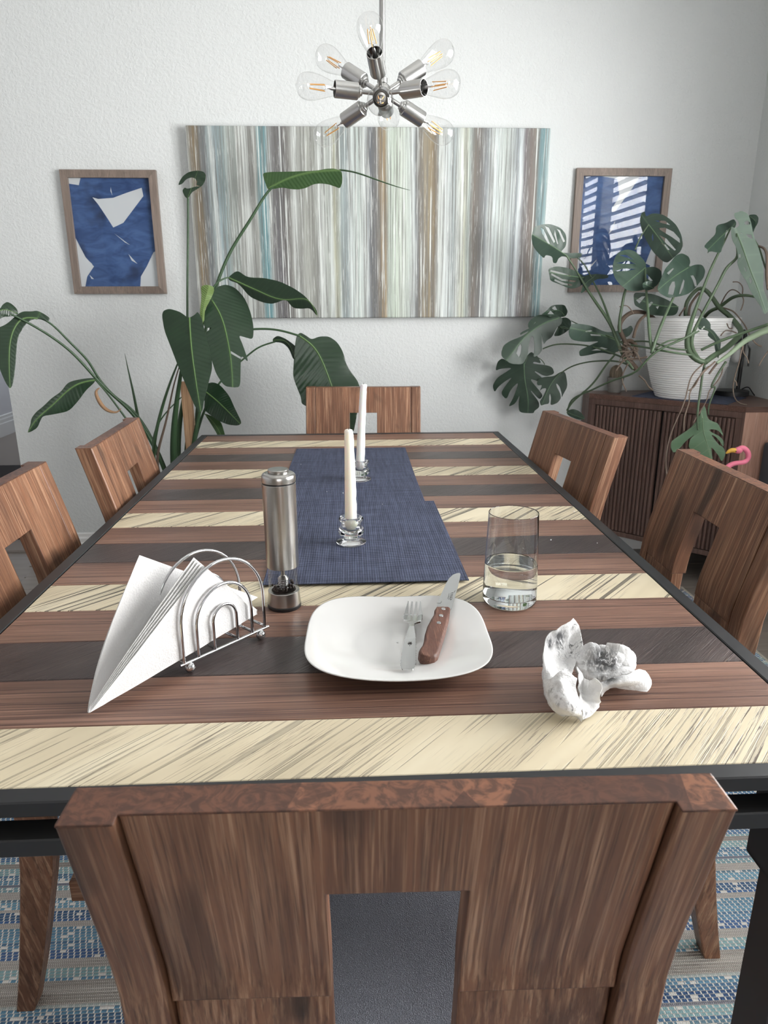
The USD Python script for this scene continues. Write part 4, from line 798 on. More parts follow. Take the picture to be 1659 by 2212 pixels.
lp = thing('table_lamp', 'black metal table lamp with ribbed glass shade on the cabinet', 'lamp', LB)
obj('base', lathe([(0, 0), (.070, 0), (.073, .002), (.073, .020), (.070, .0225), (.02, .024), (0, .024)], 56), 'black_metal', lp)
obj('pole', cyl((.045, .03, .02), (.045, .03, .262), .0085, n=20), 'black_metal', lp); obj('shade_arm', tube(spline([(.045, .03, .255), (.042, .027, .272), (.02, .012, .278), (0, 0, .262)], 16), .006, 10), 'black_metal', lp, smooth=True)
na = 64; a = np.arange(na) / na * 2 * np.pi; rg = []
for z, r in ((.128, .057), (.205, .054), (.226, .040), (.226, .037), (.203, .050), (.128, .053)): q = r + .0022 * np.where(np.arange(na) % 2, 1, -1) * (r > .045); rg.append(np.stack([q * np.cos(a), q * np.sin(a), np.full(na, z)], 1))
f = []
for k in range(5):
    for j in range(na): p, q = k * na + j, k * na + (j + 1) % na; f += [(p, q, q + na), (p, q + na, p + na)]
obj('glass_shade', trimesh.Trimesh(np.concatenate(rg), f, process=False), 'thin_glass', lp, smooth=False); obj('lamp_bulb', lathe(round_profile([(.012, .226), (.013, .205), (.020, .175), (.016, .150), (.001, .142)], 6), 24, (0, 0, 0)), 'white_ceramic', lp, smooth=True)
obj('shade_cap', lathe([(0, .226), (.041, .226), (.041, .234), (.015, .240), (.012, .262), (0, .262)], 32), 'black_metal', lp)
tag(obj('lamp_cord', tube(spline([LB + V(.05, .03, .012), V(1.772, 2.48, CT + .035), V(1.779, 2.46, CT + .02), V(1.784, 2.44, CT + .004)], 30), .0024, 8), 'black_plastic', smooth=True), 'thin black cord running from the lamp down the cabinet corner', 'cord')

# flamingo and the bin behind the right chair
fy = 1.86
def fp(px, py, y=fy): return at_y(px, py, y)
fm = thing('flamingo_figurine', 'pink garden flamingo with yellow beak behind the nearer right chair', 'flamingo')
K5 = crop(1500, 940, 10.434)
nk = [fp(*K5((975, 330))[0]), fp(*K5((1060, 290))[0]), fp(*K5((1160, 330))[0]), fp(*K5((1215, 430))[0]), fp(*K5((1200, 540))[0]), fp(*K5((1120, 605))[0]), fp(*K5((980, 625))[0]), fp(*K5((800, 680))[0]), fp(*K5((700, 800))[0]), fp(*K5((760, 1050))[0], 1.87), fp(*K5((1000, 1350))[0], 1.90)]
obj('neck', tube(spline(nk, 70), [.0085, .0100, .0095, .0085, .0082, .0088, .0095, .0105, .012, .020, .034], 16), 'flamingo_pink', fm, smooth=True)
hd_ = trimesh.creation.icosphere(subdivisions=3); hd_.apply_scale((.0155, .012, .0125)); hd_.apply_translation(fp(*K5((990, 340))[0])); obj('head', hd_, 'flamingo_pink', fm, smooth=True)
bk = [fp(*K5((925, 345))[0]), fp(*K5((860, 340))[0]), fp(*K5((780, 365))[0]), fp(*K5((715, 415))[0])]; obj('beak', tube(spline(bk, 16), [.0088, .0086, .0072, .0024], 12), 'flamingo_beak', fm, smooth=True)
ey = trimesh.creation.icosphere(subdivisions=2, radius=.0019); ey.apply_translation(fp(*K5((938, 365))[0], fy - .0105)); obj('eye', ey, 'black_plastic', fm, smooth=True)
bc = fp(*K5((1330, 1500))[0], 1.92); bd = trimesh.creation.icosphere(subdivisions=4); v = bd.vertices * V(.105, .06, .062); v[:, 2] += v[:, 0] * -.25; v[:, 1] *= 1 - .3 * (v[:, 0] > .05); bd.vertices = v + bc; obj('body', bd, 'flamingo_pink', fm, smooth=True)
for k in range(12):
    c = bc + V(-.045 + .014 * k, -.01 * (k % 2), .068 - .0042 * k); a = np.linspace(0, 12.5, 50); obj('wire_curl', tube(np.stack([c[0] + (.005 + .00095 * a) * np.cos(a + k), c[1] + .004 * np.sin(a * .5), c[2] + (.005 + .00095 * a) * np.sin(a + k)], 1), .0016, 7), 'flamingo_wire', fm, smooth=True)
for dx in (-.02, .02): obj('leg', cyl(bc + V(dx, 0, -.05), V(bc[0] + dx, bc[1], .002), .005, n=12), 'flamingo_wire', fm)
tag(obj('fabric_bin', rbox(1.66, 1.785, 1.985, 2.12, .0005, .66, .012), 'charcoal_fabric'), 'charcoal fabric storage bin at the right edge before the cabinet', 'bin')

# ================================================================== plants
def leaf(plant, pts, rib, yb, yt, mat, holes=(), fold=.12, tilt=0.0, ripple=.004, ribmat='paradise_rib', rr=.0032, bow=0.0, seed=0, **kw):
    """a leaf blade on its own plane in the room: its outline, slits and midrib carried onto that plane, then folded, bowed and rippled"""
    B, T = at_y(*rib[0], yb), at_y(*rib[-1], yt); m = unit(T - B); vw = unit((B + T) / 2 - CAM); c = unit(np.cross(m, vw)); n = np.cross(c, m)
    if n @ vw > 0: n, c = -n, -c
    ca, sa = math.cos(math.radians(tilt)), math.sin(math.radians(tilt)); c, n = c * ca + n * sa, n * ca - c * sa
    L = np.linalg.norm(T - B)
    def uv(q): w = at_plane(q[0], q[1], B, n) - B; return (w @ m, w @ c)
    ch_ = np.array([uv(q) for q in pts])
    for _ in range(2): nx_ = np.roll(ch_, -1, 0); ch_ = np.stack([.8 * ch_ + .2 * nx_, .2 * ch_ + .8 * nx_], 1).reshape(-1, 2)
    pg = Polygon(ch_).buffer(0)
    if pg.geom_type != 'Polygon': pg = max(pg.geoms, key=lambda g: g.area)
    for h in holes: pg = pg.difference(Polygon([uv(q) for q in h]).buffer(.0012).buffer(-.0012))
    if pg.geom_type != 'Polygon': pg = max(pg.geoms, key=lambda g: g.area)
    st = math.sqrt(pg.area) / 26; v, f = grid_poly(pg, st)
    R = np.array([uv(q) for q in rib]); R = spline(R, 40) if len(R) > 2 else R; R = R[np.argsort(R[:, 0])]
    off = v[:, 1] - np.interp(v[:, 0], R[:, 0], R[:, 1]); u = v[:, 0] / L; wd = np.abs(off) / L
    def height(u_, o_): a = np.abs(o_); return -fold * a + fold * .12 * L * np.exp(-(a / (.06 * L)) ** 2) * 0 + bow * L * 4 * u_ * (1 - u_)
    h = height(u, off) + ripple * (meshkit.noise(np.stack([u * 6, wd * 3, u * 0 + seed], 1), 4) - .5) * 2 * np.clip(wd * 5, 0, 1)
    P = B + np.outer(v[:, 0], m) + np.outer(v[:, 1], c) + np.outer(h, n); nr = vnormals(P, f); nr *= np.where(nr @ n < 0, -1, 1)[:, None]
    sh = shell(P, f, nr, .0009); st_ = np.stack([u, off / L], 1)
    lf = obj('leaf', sh, mat, plant, smooth=True, uv=np.vstack([st_, st_]), **kw)
    tr = np.stack([R[:, 0], R[:, 1]], 1)
    if len(tr) < 40: tr = np.linspace(tr[0], tr[-1], 40)
    hh = height(tr[:, 0] / L, 0 * tr[:, 0]) + .0004
    obj('midrib', tube(B + np.outer(tr[:, 0], m) + np.outer(tr[:, 1], c) + np.outer(hh, n), [rr, rr * .7, rr * .25], 7), ribmat, lf, smooth=True)
    return lf
def stem(plant, pts, r, mat, name='stem', n=40, **kw):
    """a stalk through points given as (pixel x, pixel y, depth in the room)"""
    return obj(name, tube(spline([at_y(*p) for p in pts], n), r, 9), mat, plant, smooth=True, **kw)

# ---- bird of paradise in the left corner
bx, by = -.735, 2.36
bp_ = thing('bird_of_paradise', 'tall bird of paradise plant with broad drooping leaves left of the canvas', 'plant')
obj('pot', lathe([(0, .0005), (.115, .0005), (.125, .01), (.155, .26), (.158, .30), (.150, .302), (.146, .27), (0, .27)], 48, (bx, by, 0)), 'grey_pot', bp_, label='round grey pot')
obj('soil', lathe([(0, .272), (.1462, .2705), (.1462, .268), (0, .268)], 40, (bx, by, 0)), 'soil', bp_)
C3, C2 = crop(320, 340, 2.8603), crop(0, 600, 2.9625)
root = lambda dx, dy=0: (395 + dx, 1130 + dy)
# upright stalks
stem(bp_, [(398, 1120, 2.37), (404, 960, 2.40), (405, 800, 2.44), (405, 600, 2.48), (406, 500, 2.50), (406, 428, 2.50)], [.009, .007, .0045, .0042], 'paradise_stem')
stem(bp_, [(400, 1120, 2.36), (425, 900, 2.40), (440, 740, 2.43), (465, 625, 2.44), (502, 536, 2.45), (537, 480, 2.45), (565, 434, 2.45), (588, 405, 2.45), (618, 388, 2.45)], [.011, .008, .0068, .0066, .0060, .004], 'paradise_stem', n=60)
stem(bp_, [(388, 1120, 2.34), (384, 960, 2.33), (398, 850, 2.32), (430, 700, 2.30), (470, 610, 2.30), (493, 599, 2.32)], [.017, .014, .006, .004, .003], 'paradise_stem', n=50)
stem(bp_, [(394, 1120, 2.36), (410, 900, 2.34), (450, 770, 2.33), (500, 722, 2.35), (549, 711, 2.36), (600, 713, 2.36), (648, 726, 2.36)], [.010, .007, .0048, .0044, .0042], 'paradise_stem', n=50)
stem(bp_, [(396, 1120, 2.38), (430, 920, 2.40), (480, 820, 2.41), (535, 768, 2.42), (560, 750, 2.42), (595, 738, 2.42)], [.009, .006, .0038, .0034], 'paradise_stem', n=50)
stem(bp_, [(392, 1120, 2.33), (376, 1000, 2.30), (378, 900, 2.26), (398, 760, 2.22), (409, 690, 2.20)], [.017, .016, .012, .006, .004], 'paradise_stem')
stem(bp_, [(402, 1120, 2.34), (418, 960, 2.30), (436, 860, 2.28), (452, 740, 2.28), (461, 652, 2.26)], [.012, .009, .006, .005], 'paradise_stem')
stem(bp_, [(386, 1120, 2.30), (334, 1010, 2.22), (345, 900, 2.20), (370, 820, 2.20), (386, 780, 2.22)], [.010, .008, .006, .003], 'paradise_stem')
stem(bp_, [(388, 1120, 2.28), (340, 1000, 2.20), (356, 920, 2.19), (376, 830, 2.20), (388, 790, 2.21)], [.007, .006, .004, .002], 'brown_stem', label='dried brown stalk')
stem(bp_, [(390, 1120, 2.30), (330, 960, 2.26), (352, 900, 2.25), (392, 858, 2.24)], [.005, .004, .003, .002], 'paradise_stem')
stem(bp_, [(393, 1120, 2.34), (330, 960, 2.30), (278, 885, 2.26), (240, 850, 2.24), (205, 815, 2.22), (150, 757, 2.18), (60, 697, 2.10), (0, 667, 2.05)], [.010, .008, .0065, .0055, .0045, .0036], 'paradise_stem', n=60)
stem(bp_, [(394, 1120, 2.36), (336, 965, 2.33), (284, 885, 2.30), (250, 858, 2.28), (212, 815, 2.26), (190, 780, 2.24), (150, 738, 2.20), (108, 698, 2.16), (80, 687, 2.13), (50, 697, 2.12)], [.010, .007, .005, .0042, .003], 'paradise_stem', n=60)
stem(bp_, [(390, 1120, 2.32), (310, 960, 2.25), (262, 890, 2.22), (232, 850, 2.21), (205, 819, 2.21)], [.008, .006, .004, .003], 'paradise_stem')
stem(bp_, [(396, 1120, 2.38), (312, 960, 2.36), (296, 890, 2.34), (284, 830, 2.33), (276, 795, 2.33), (269.5, 763, 2.33)], [.007, .0062, .0066, .0060, .0036, .0006], 'paradise_stem', name='spear_leaf')
stem(bp_, [(215, 838, 2.2), (208, 845, 2.2), (214, 866, 2.2), (232, 886, 2.2), (252, 890, 2.2), (262, 882, 2.2)], [.002, .006, .008, .007, .004, .001], 'dry_leaf', name='dry_bract', label='curled tan dry bract')
obj('support_stake', chbox(*(lambda a, b: (a[0], b[0], 2.295, 2.317))(at_y(396, 900, 2.3), at_y(418, 900, 2.3)), .275, .90, .002), 'stake_wood', bp_, smooth=False, label='tan wooden support stake')
# leaves
leaf(bp_, C3((185, 172), (195, 145), (215, 115), (250, 90), (300, 80), (345, 88), (357, 110), (352, 145), (335, 175), (305, 195), (270, 215), (245, 258), (225, 240), (210, 205), (225, 185), (245, 195), (290, 180), (325, 178), (298, 172), (303, 150), (290, 128), (265, 124), (235, 135), (210, 165)), C3((243, 255), (330, 160), (340, 110), (260, 100), (190, 170))[:1] + C3((300, 100)), 2.50, 2.48, 'paradise_leaf', fold=.02, ripple=.001, rr=.0006)
leaf(bp_, C3((705, 95), (712, 130), (728, 170), (740, 200), (770, 195), (830, 185), (880, 196), (930, 198), (975, 188), (1020, 165), (1065, 160), (1110, 165), (1150, 178), (1185, 192), (1200, 150), (1198, 85), (1150, 68), (1100, 70), (1050, 80), (1000, 84), (850, 88), (760, 88)), C3((745, 190), (800, 160), (900, 118), (1040, 88), (1195, 78)), 2.45, 2.40, 'paradise_leaf_light', fold=.10, tilt=8)
stem(bp_, [(734, 367, 2.405), (765, 372, 2.38), (810, 387, 2.36), (860, 404, 2.34), (886, 411, 2.33)], [.0034, .0030, .0022, .0006], 'paradise_stem', name='leaf_tail')
leaf(bp_, C3((495, 740), (545, 695), (600, 735), (640, 742), (700, 742), (800, 762), (900, 810), (960, 850), (990, 880), (1040, 940), (1048, 985), (1000, 930), (940, 935), (890, 930), (855, 880), (830, 882), (800, 895), (760, 905), (700, 895), (620, 860), (560, 780), (500, 760)), C3((500, 745), (600, 790), (700, 835), (850, 880), (985, 882), (1046, 982)), 2.32, 2.18, 'paradise_leaf', fold=.22, tilt=-6, seed=2)
leaf(bp_, C3((345, 960), (380, 880), (420, 800), (480, 775), (540, 790), (600, 850), (640, 950), (655, 1050), (650, 1115), (600, 1105), (560, 1095), (585, 1150), (625, 1265), (575, 1215), (572, 1300), (570, 1415), (530, 1422), (470, 1410), (420, 1330), (395, 1250), (375, 1180), (350, 1080), (400, 1046), (345, 1050)), C3((395, 885), (440, 960), (475, 1060), (500, 1180), (515, 1290), (522, 1420)), 2.26, 2.10, 'paradise_leaf', holes=[C3((510, 1195), (575, 1230), (572, 1242), (512, 1212))], fold=.14, tilt=10, seed=3)
leaf(bp_, C3((325, 800), (345, 790), (370, 787), (405, 800), (408, 830), (380, 890), (350, 940), (345, 1040), (335, 1055), (322, 1000), (320, 950), (330, 870)), C3((335, 1050), (340, 940), (375, 800)), 2.22, 2.20, 'bud_leaf', fold=.3, rr=.001, label='young yellow green leaf')
leaf(bp_, C3((80, 970), (90, 940), (130, 930), (190, 950), (220, 970), (250, 995), (290, 970), (305, 950), (330, 990), (345, 1060), (370, 1150), (390, 1230), (395, 1300), (370, 1400), (345, 1500), (335, 1570), (310, 1575), (280, 1520), (230, 1400), (180, 1280), (130, 1150), (95, 1060)), C3((255, 990), (265, 1150), (290, 1350), (325, 1570)), 2.19, 2.05, 'paradise_leaf', fold=.12, tilt=-8, seed=4)
leaf(bp_, C3((385, 1385), (440, 1400), (500, 1470), (540, 1560), (580, 1640), (555, 1658), (490, 1650), (420, 1620), (370, 1580), (345, 1560), (350, 1480), (180, 1390), (230, 1390), (300, 1430)), C3((330, 1430), (420, 1500), (570, 1648)), 2.34, 2.28, 'paradise_leaf', fold=.1, seed=5)
leaf(bp_, C3((345, 1580), (400, 1600), (450, 1630), (475, 1715), (485, 1760), (440, 1760), (430, 1715), (390, 1650)), C3((350, 1585), (420, 1660), (465, 1758)), 2.36, 2.30, 'paradise_leaf_light', fold=.1, rr=.002, seed=6)
leaf(bp_, C3((905, 1180), (915, 1105), (940, 1080), (975, 1100), (1010, 1125), (1060, 1105), (1120, 1105), (1170, 1140), (1205, 1200), (1230, 1290), (1310, 1400), (1305, 1480), (1290, 1600), (1265, 1720), (1180, 1640), (1080, 1570), (950, 1530), (945, 1480), (915, 1410), (895, 1350), (900, 1270)), C3((930, 1100), (1020, 1170), (1080, 1270), (1130, 1400), (1240, 1700)), 2.36, 2.33, 'paradise_leaf', fold=.06, tilt=6, seed=7)
leaf(bp_, C3((770, 1120), (800, 1100), (850, 1120), (905, 1160), (925, 1190), (900, 1260), (870, 1180), (830, 1145), (770, 1140)), C3((775, 1130), (850, 1138), (905, 1230)), 2.42, 2.39, 'paradise_leaf', fold=.1, rr=.0015, seed=8)
leaf(bp_, C2((-90, 330), (0, 200), (20, 170), (50, 150), (80, 165), (110, 200), (118, 235), (70, 246), (20, 250), (-40, 290)), C2((105, 228), (20, 205), (-85, 322)), 2.08, 1.98, 'paradise_leaf', fold=.12, rr=.0015, seed=9)
leaf(bp_, C2((115, 230), (150, 212), (200, 215), (240, 210), (290, 235), (322, 260), (310, 278), (270, 262), (220, 258), (170, 290), (130, 350), (110, 400), (100, 560), (85, 680), (65, 712), (40, 680), (0, 590), (-40, 450), (-45, 330), (40, 300)), C2((240, 262), (150, 262), (80, 350), (58, 500), (64, 708)), 2.12, 2.00, 'paradise_leaf', fold=.06, seed=10)
leaf(bp_, C2((600, 640), (540, 645), (470, 658), (430, 675), (390, 730), (330, 770), (280, 820), (230, 860), (200, 900), (195, 940), (175, 992), (200, 985), (240, 960), (260, 910), (275, 885), (340, 875), (440, 855), (500, 790), (550, 720), (600, 675), (612, 655)), C2((606, 655), (480, 690), (330, 820), (240, 900), (178, 990)), 2.21, 2.10, 'paradise_leaf', fold=.14, seed=11)

# ---- monstera in the white planter
mo = thing('monstera', 'trailing monstera with split leaves and aerial roots in the white planter', 'plant')
C4, C5, C6, C7, C8 = crop(1040, 420, 2.680), crop(1380, 440, 5.946), crop(1040, 640, 6.381), crop(1240, 820, 3.959), crop(1380, 660, 5.946)
def px(C, x, y, Y): return (*C((x, y))[0], Y)
def ms(pts, r, mat='monstera_stem', name='stem', **kw): return stem(mo, pts, r, mat, name, 44, **kw)
def ml(*a, **kw): kw.setdefault('ribmat', 'monstera_rib'); kw.setdefault('rr', .0018); kw.setdefault('ripple', .003); return leaf(mo, *a, **kw)
G4, D4 = 'monstera_leaf', 'monstera_dark_leaf'
ml(C4((290, 245), (298, 215), (310, 190), (360, 175), (410, 175), (470, 200), (500, 240), (495, 300), (455, 335), (500, 340), (585, 340), (580, 365), (520, 372), (470, 356), (448, 372), (440, 403), (420, 400), (415, 362), (375, 352), (368, 375), (335, 345), (300, 300)), C4((490, 352), (410, 300), (300, 235)), 2.40, 2.34, G4, [C4((372, 185), (395, 195), (430, 275), (420, 282), (385, 215)), C4((440, 200), (462, 212), (490, 275), (478, 280), (455, 225)), C4((345, 190), (365, 205), (398, 285), (388, 290), (352, 225)), C4((430, 205), (437, 240), (448, 290), (440, 288), (425, 235))], fold=.16, seed=1)
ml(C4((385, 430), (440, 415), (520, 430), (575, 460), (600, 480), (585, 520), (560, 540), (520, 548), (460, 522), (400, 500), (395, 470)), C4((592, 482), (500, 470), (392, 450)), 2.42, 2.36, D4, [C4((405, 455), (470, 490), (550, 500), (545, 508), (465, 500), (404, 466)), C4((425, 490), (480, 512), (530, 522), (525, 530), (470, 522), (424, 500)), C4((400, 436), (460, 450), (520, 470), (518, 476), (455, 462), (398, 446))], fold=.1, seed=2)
ml(C4((590, 470), (640, 460), (740, 462), (735, 482), (660, 488), (600, 560), (572, 575), (590, 520)), C4((650, 478), (600, 520), (578, 560)), 2.44, 2.40, G4, fold=.1, rr=.001)
ml(C4((775, 370), (800, 330), (850, 310), (900, 325), (940, 370), (955, 405), (950, 425), (1000, 415), (1050, 435), (1050, 480), (1020, 530), (960, 545), (900, 560), (850, 555), (810, 530), (775, 480), (765, 420)), C4((948, 425), (880, 480), (820, 530)), 2.30, 2.24, G4, [C4((785, 395), (850, 380), (900, 400), (850, 400)), C4((775, 440), (840, 425), (895, 432), (840, 442)), C4((950, 450), (975, 470), (1000, 495), (985, 497), (960, 480)), C4((800, 345), (850, 345), (890, 375), (845, 362))], fold=.1, tilt=6, seed=3)
ml(C4((915, 150), (925, 110), (945, 95), (952, 130), (985, 108), (1040, 110), (1090, 140), (1130, 180), (1155, 235), (1165, 290), (1150, 330), (1130, 350), (1080, 395), (1050, 388), (1020, 360), (990, 330), (960, 280), (930, 220)), C4((968, 175), (1040, 270), (1110, 370)), 2.40, 2.30, G4, [C4((1020, 195), (1060, 190), (1110, 215), (1145, 255), (1148, 280), (1100, 245), (1050, 215)), C4((1030, 235), (1070, 255), (1125, 320), (1118, 325), (1070, 285)), C4((1040, 280), (1065, 290), (1090, 320), (1080, 322)), C4((1000, 150), (1060, 150), (1090, 175), (1045, 165)), C4((985, 245), (992, 225), (996, 262), (988, 270))], fold=.12, tilt=-6, seed=4)
ml(C4((1040, 490), (1060, 440), (1090, 400), (1130, 350), (1170, 335), (1205, 355), (1212, 390), (1200, 420), (1240, 405), (1280, 405), (1302, 440), (1295, 480), (1260, 520), (1235, 550), (1200, 575), (1140, 590), (1090, 597), (1040, 575), (1015, 550)), C4((1195, 425), (1110, 480), (1025, 550)), 2.24, 2.16, 'monstera_leaf', [C4((1085, 575), (1088, 535), (1105, 505), (1120, 503), (1125, 530), (1112, 580)), C4((1150, 575), (1160, 520), (1170, 490), (1177, 500), (1172, 535), (1160, 572)), C4((1213, 468), (1232, 466), (1250, 495), (1255, 528), (1242, 530), (1228, 495)), C4((1075, 455), (1110, 425), (1115, 430), (1085, 465))], fold=.09, tilt=8, seed=5)
ml(C4((880, 568), (940, 570), (1010, 580), (1080, 610), (1145, 650), (1130, 700), (1060, 705), (980, 698), (960, 680), (920, 660), (885, 640)), C4((1140, 650), (1010, 640), (890, 600)), 2.36, 2.30, D4, [C4((895, 612), (930, 590), (950, 590), (915, 632)), C4((960, 640), (985, 620), (995, 625), (972, 655)), C4((1010, 650), (1030, 645), (1022, 665))], fold=.1, seed=6)
ml(C4((930, 510), (985, 500), (1003, 520), (1000, 545), (960, 560), (940, 545)), C4((1000, 545), (935, 515)), 2.22, 2.20, G4, fold=.2, rr=.001)
ml(C5((840, 545), (920, 460), (1000, 380), (1005, 290), (1050, 250), (1130, 240), (1230, 185), (1255, 255), (1240, 310), (1180, 330), (1120, 340), (1110, 420), (1090, 560), (1070, 625), (960, 605), (905, 615), (885, 640), (890, 590)), C5((1180, 310), (1060, 420), (880, 600)), 2.24, 2.16, G4, fold=.2, tilt=12, seed=7)
ml(C5((1400, 145), (1500, 135), (1540, 180), (1530, 250), (1490, 310), (1460, 390), (1420, 300)), C5((1420, 160), (1500, 240), (1465, 380)), 2.26, 2.28, G4, fold=.1, rr=.001, seed=8)
ml(C5((1180, 285), (1240, 320), (1290, 280), (1275, 220), (1230, 180), (1220, 120), (1260, 110), (1310, 85), (1380, 115), (1410, 160), (1440, 260), (1465, 390), (1490, 470), (1530, 560), (1570, 700), (1590, 800), (1600, 950), (1590, 1080), (1650, 1240), (1665, 1380), (1610, 1430), (1570, 1330), (1480, 1200), (1420, 1100), (1380, 1000), (1300, 880), (1255, 760), (1270, 690), (1250, 560), (1190, 460)), C5((1258, 380), (1330, 560), (1420, 820), (1520, 1080), (1630, 1400)), 2.18, 2.04, 'monstera_lit_leaf', [C5((1348, 240), (1385, 210), (1425, 240), (1420, 262), (1365, 268)), C5((1372, 390), (1440, 395), (1452, 450), (1400, 430)), C5((1280, 650), (1302, 642), (1305, 692), (1280, 690)), C5((1330, 470), (1350, 478), (1345, 490)), C5((1295, 375), (1325, 375), (1320, 388)), C5((1420, 935), (1450, 985), (1440, 1040), (1424, 1000)), C5((1345, 800), (1368, 830), (1382, 880), (1365, 865))], fold=.14, tilt=-10, seed=9, label='large leaf with its lit paleness put into the colour')
ml(C5((1505, 500), (1540, 560), (1590, 720), (1560, 820), (1520, 740), (1495, 620)), C5((1510, 520), (1560, 800)), 2.22, 2.20, G4, fold=.1, rr=.001, seed=19)
ml(C6((820, 255), (900, 200), (960, 140), (1010, 118), (1150, 115), (1200, 200), (1160, 285), (950, 295), (920, 270)), C6((1150, 280), (1080, 200), (900, 220)), 2.56, 2.52, D4, [C6((975, 165), (1018, 132), (1045, 188), (1000, 188)), C6((912, 248), (950, 195), (1005, 248))], fold=.08, rr=.001, seed=10)
ml(C6((1110, 290), (1180, 285), (1240, 340), (1230, 440), (1160, 500), (1080, 545), (990, 550), (1050, 440)), C6((1205, 445), (1100, 420), (1010, 535)), 2.58, 2.55, D4, fold=.08, rr=.001, seed=11)
ml(C6((800, 245), (700, 300), (650, 360), (645, 430), (680, 440), (740, 360), (760, 345), (680, 430), (540, 500), (535, 535), (620, 490), (660, 480), (560, 550), (400, 610), (310, 670), (275, 770), (280, 830), (390, 930), (560, 935), (600, 900), (650, 790), (650, 700), (670, 590), (690, 545), (720, 560), (735, 650), (735, 750), (720, 840), (800, 800), (845, 740), (840, 660), (835, 520), (825, 470), (850, 600), (870, 660), (910, 600), (980, 560), (1040, 430), (1110, 380), (1120, 290), (1000, 275)), C6((1060, 300), (840, 385), (600, 560), (420, 780), (330, 900)), 2.54, 2.48, D4, [C6((480, 785), (510, 700), (535, 655), (555, 690), (545, 780), (522, 840))], fold=.12, seed=12)
ml(C6((560, 940), (640, 800), (690, 765), (720, 790), (780, 830), (830, 930), (720, 900), (710, 930), (900, 950), (980, 980), (1010, 1070), (880, 1110), (740, 1030), (735, 1045), (850, 1130), (800, 1180), (690, 1140), (680, 1160), (790, 1290), (850, 1370), (800, 1430), (690, 1300), (680, 1310), (790, 1450), (800, 1530), (730, 1580), (720, 1615), (520, 1605), (510, 1480), (530, 1350), (470, 1480), (365, 1530), (440, 1400), (520, 1170), (400, 1290), (345, 1430), (265, 1340), (330, 1230), (430, 1110), (330, 1170), (230, 1250), (180, 1330), (150, 1230), (220, 1120), (330, 1050), (430, 985), (260, 1000), (190, 1030), (220, 900), (290, 850), (400, 930)), C6((588, 925), (600, 1150), (640, 1400), (640, 1600)), 2.60, 2.585, D4, fold=.05, seed=13, label='dark leaf with yellowed tip')
ml(C6((760, 1200), (790, 1130), (880, 1110), (1000, 1100), (1060, 1060), (1110, 1035), (1160, 1050), (1185, 1200), (1180, 1260), (1140, 1330), (1105, 1400), (1108, 1340), (1080, 1250), (1045, 1205), (1030, 1205), (1040, 1250), (1085, 1330), (1100, 1400), (1050, 1470), (970, 1500), (950, 1490), (960, 1400), (945, 1335), (935, 1380), (935, 1480), (870, 1490), (820, 1510), (800, 1450), (850, 1380), (900, 1265), (840, 1270), (800, 1310), (840, 1220), (780, 1230)), C6((1090, 1060), (1000, 1150), (900, 1330), (840, 1480)), 2.56, 2.54, D4, fold=.06, seed=14)
ml(C4((505, 790), (520, 750), (560, 748), (640, 760), (700, 790), (740, 800), (840, 780), (870, 757), (882, 780), (860, 820), (800, 840), (810, 900), (760, 930), (700, 915), (610, 935), (575, 940), (570, 905), (640, 870), (690, 850), (600, 855), (530, 845), (510, 820)), C4((805, 855), (700, 815), (520, 775)), 2.46, 2.38, G4, [C4((600, 790), (640, 785), (642, 792), (605, 797)), C4((630, 808), (690, 812), (692, 820), (635, 818)), C4((640, 905), (700, 885), (735, 895), (690, 905))], fold=.08, seed=15)
ml(C4((490, 1255), (530, 1240), (570, 1255), (605, 1300), (560, 1305), (500, 1280)), C4((495, 1262), (600, 1300)), 2.50, 2.46, D4, fold=.1, rr=.001, seed=16)
ml(C4((340, 1400), (345, 1330), (370, 1280), (400, 1270), (420, 1300), (400, 1400), (370, 1440)), C4((400, 1275), (350, 1420)), 2.50, 2.44, D4, fold=.1, rr=.001, seed=17)
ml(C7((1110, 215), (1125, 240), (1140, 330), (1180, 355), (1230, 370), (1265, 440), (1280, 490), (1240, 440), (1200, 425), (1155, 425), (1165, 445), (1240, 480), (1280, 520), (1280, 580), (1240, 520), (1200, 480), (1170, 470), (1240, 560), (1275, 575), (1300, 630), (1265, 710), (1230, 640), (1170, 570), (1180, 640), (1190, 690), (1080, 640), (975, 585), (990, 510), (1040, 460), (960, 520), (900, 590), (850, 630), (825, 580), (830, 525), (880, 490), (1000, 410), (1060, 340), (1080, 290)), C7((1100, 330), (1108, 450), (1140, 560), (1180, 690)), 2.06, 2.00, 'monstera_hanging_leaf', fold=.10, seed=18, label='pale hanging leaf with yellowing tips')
ml(C8((750, 240), (800, 170), (850, 150), (925, 230), (920, 300), (960, 320), (1050, 440), (1055, 490), (1040, 600), (1020, 690), (990, 620), (970, 520), (980, 460), (920, 420), (880, 380), (900, 330), (830, 310), (770, 310)), C8((760, 270), (900, 320), (1000, 460), (1020, 690)), 2.16, 2.12, G4, [C8((800, 300), (840, 260), (850, 275), (815, 310))], fold=.1, rr=.001, seed=20)
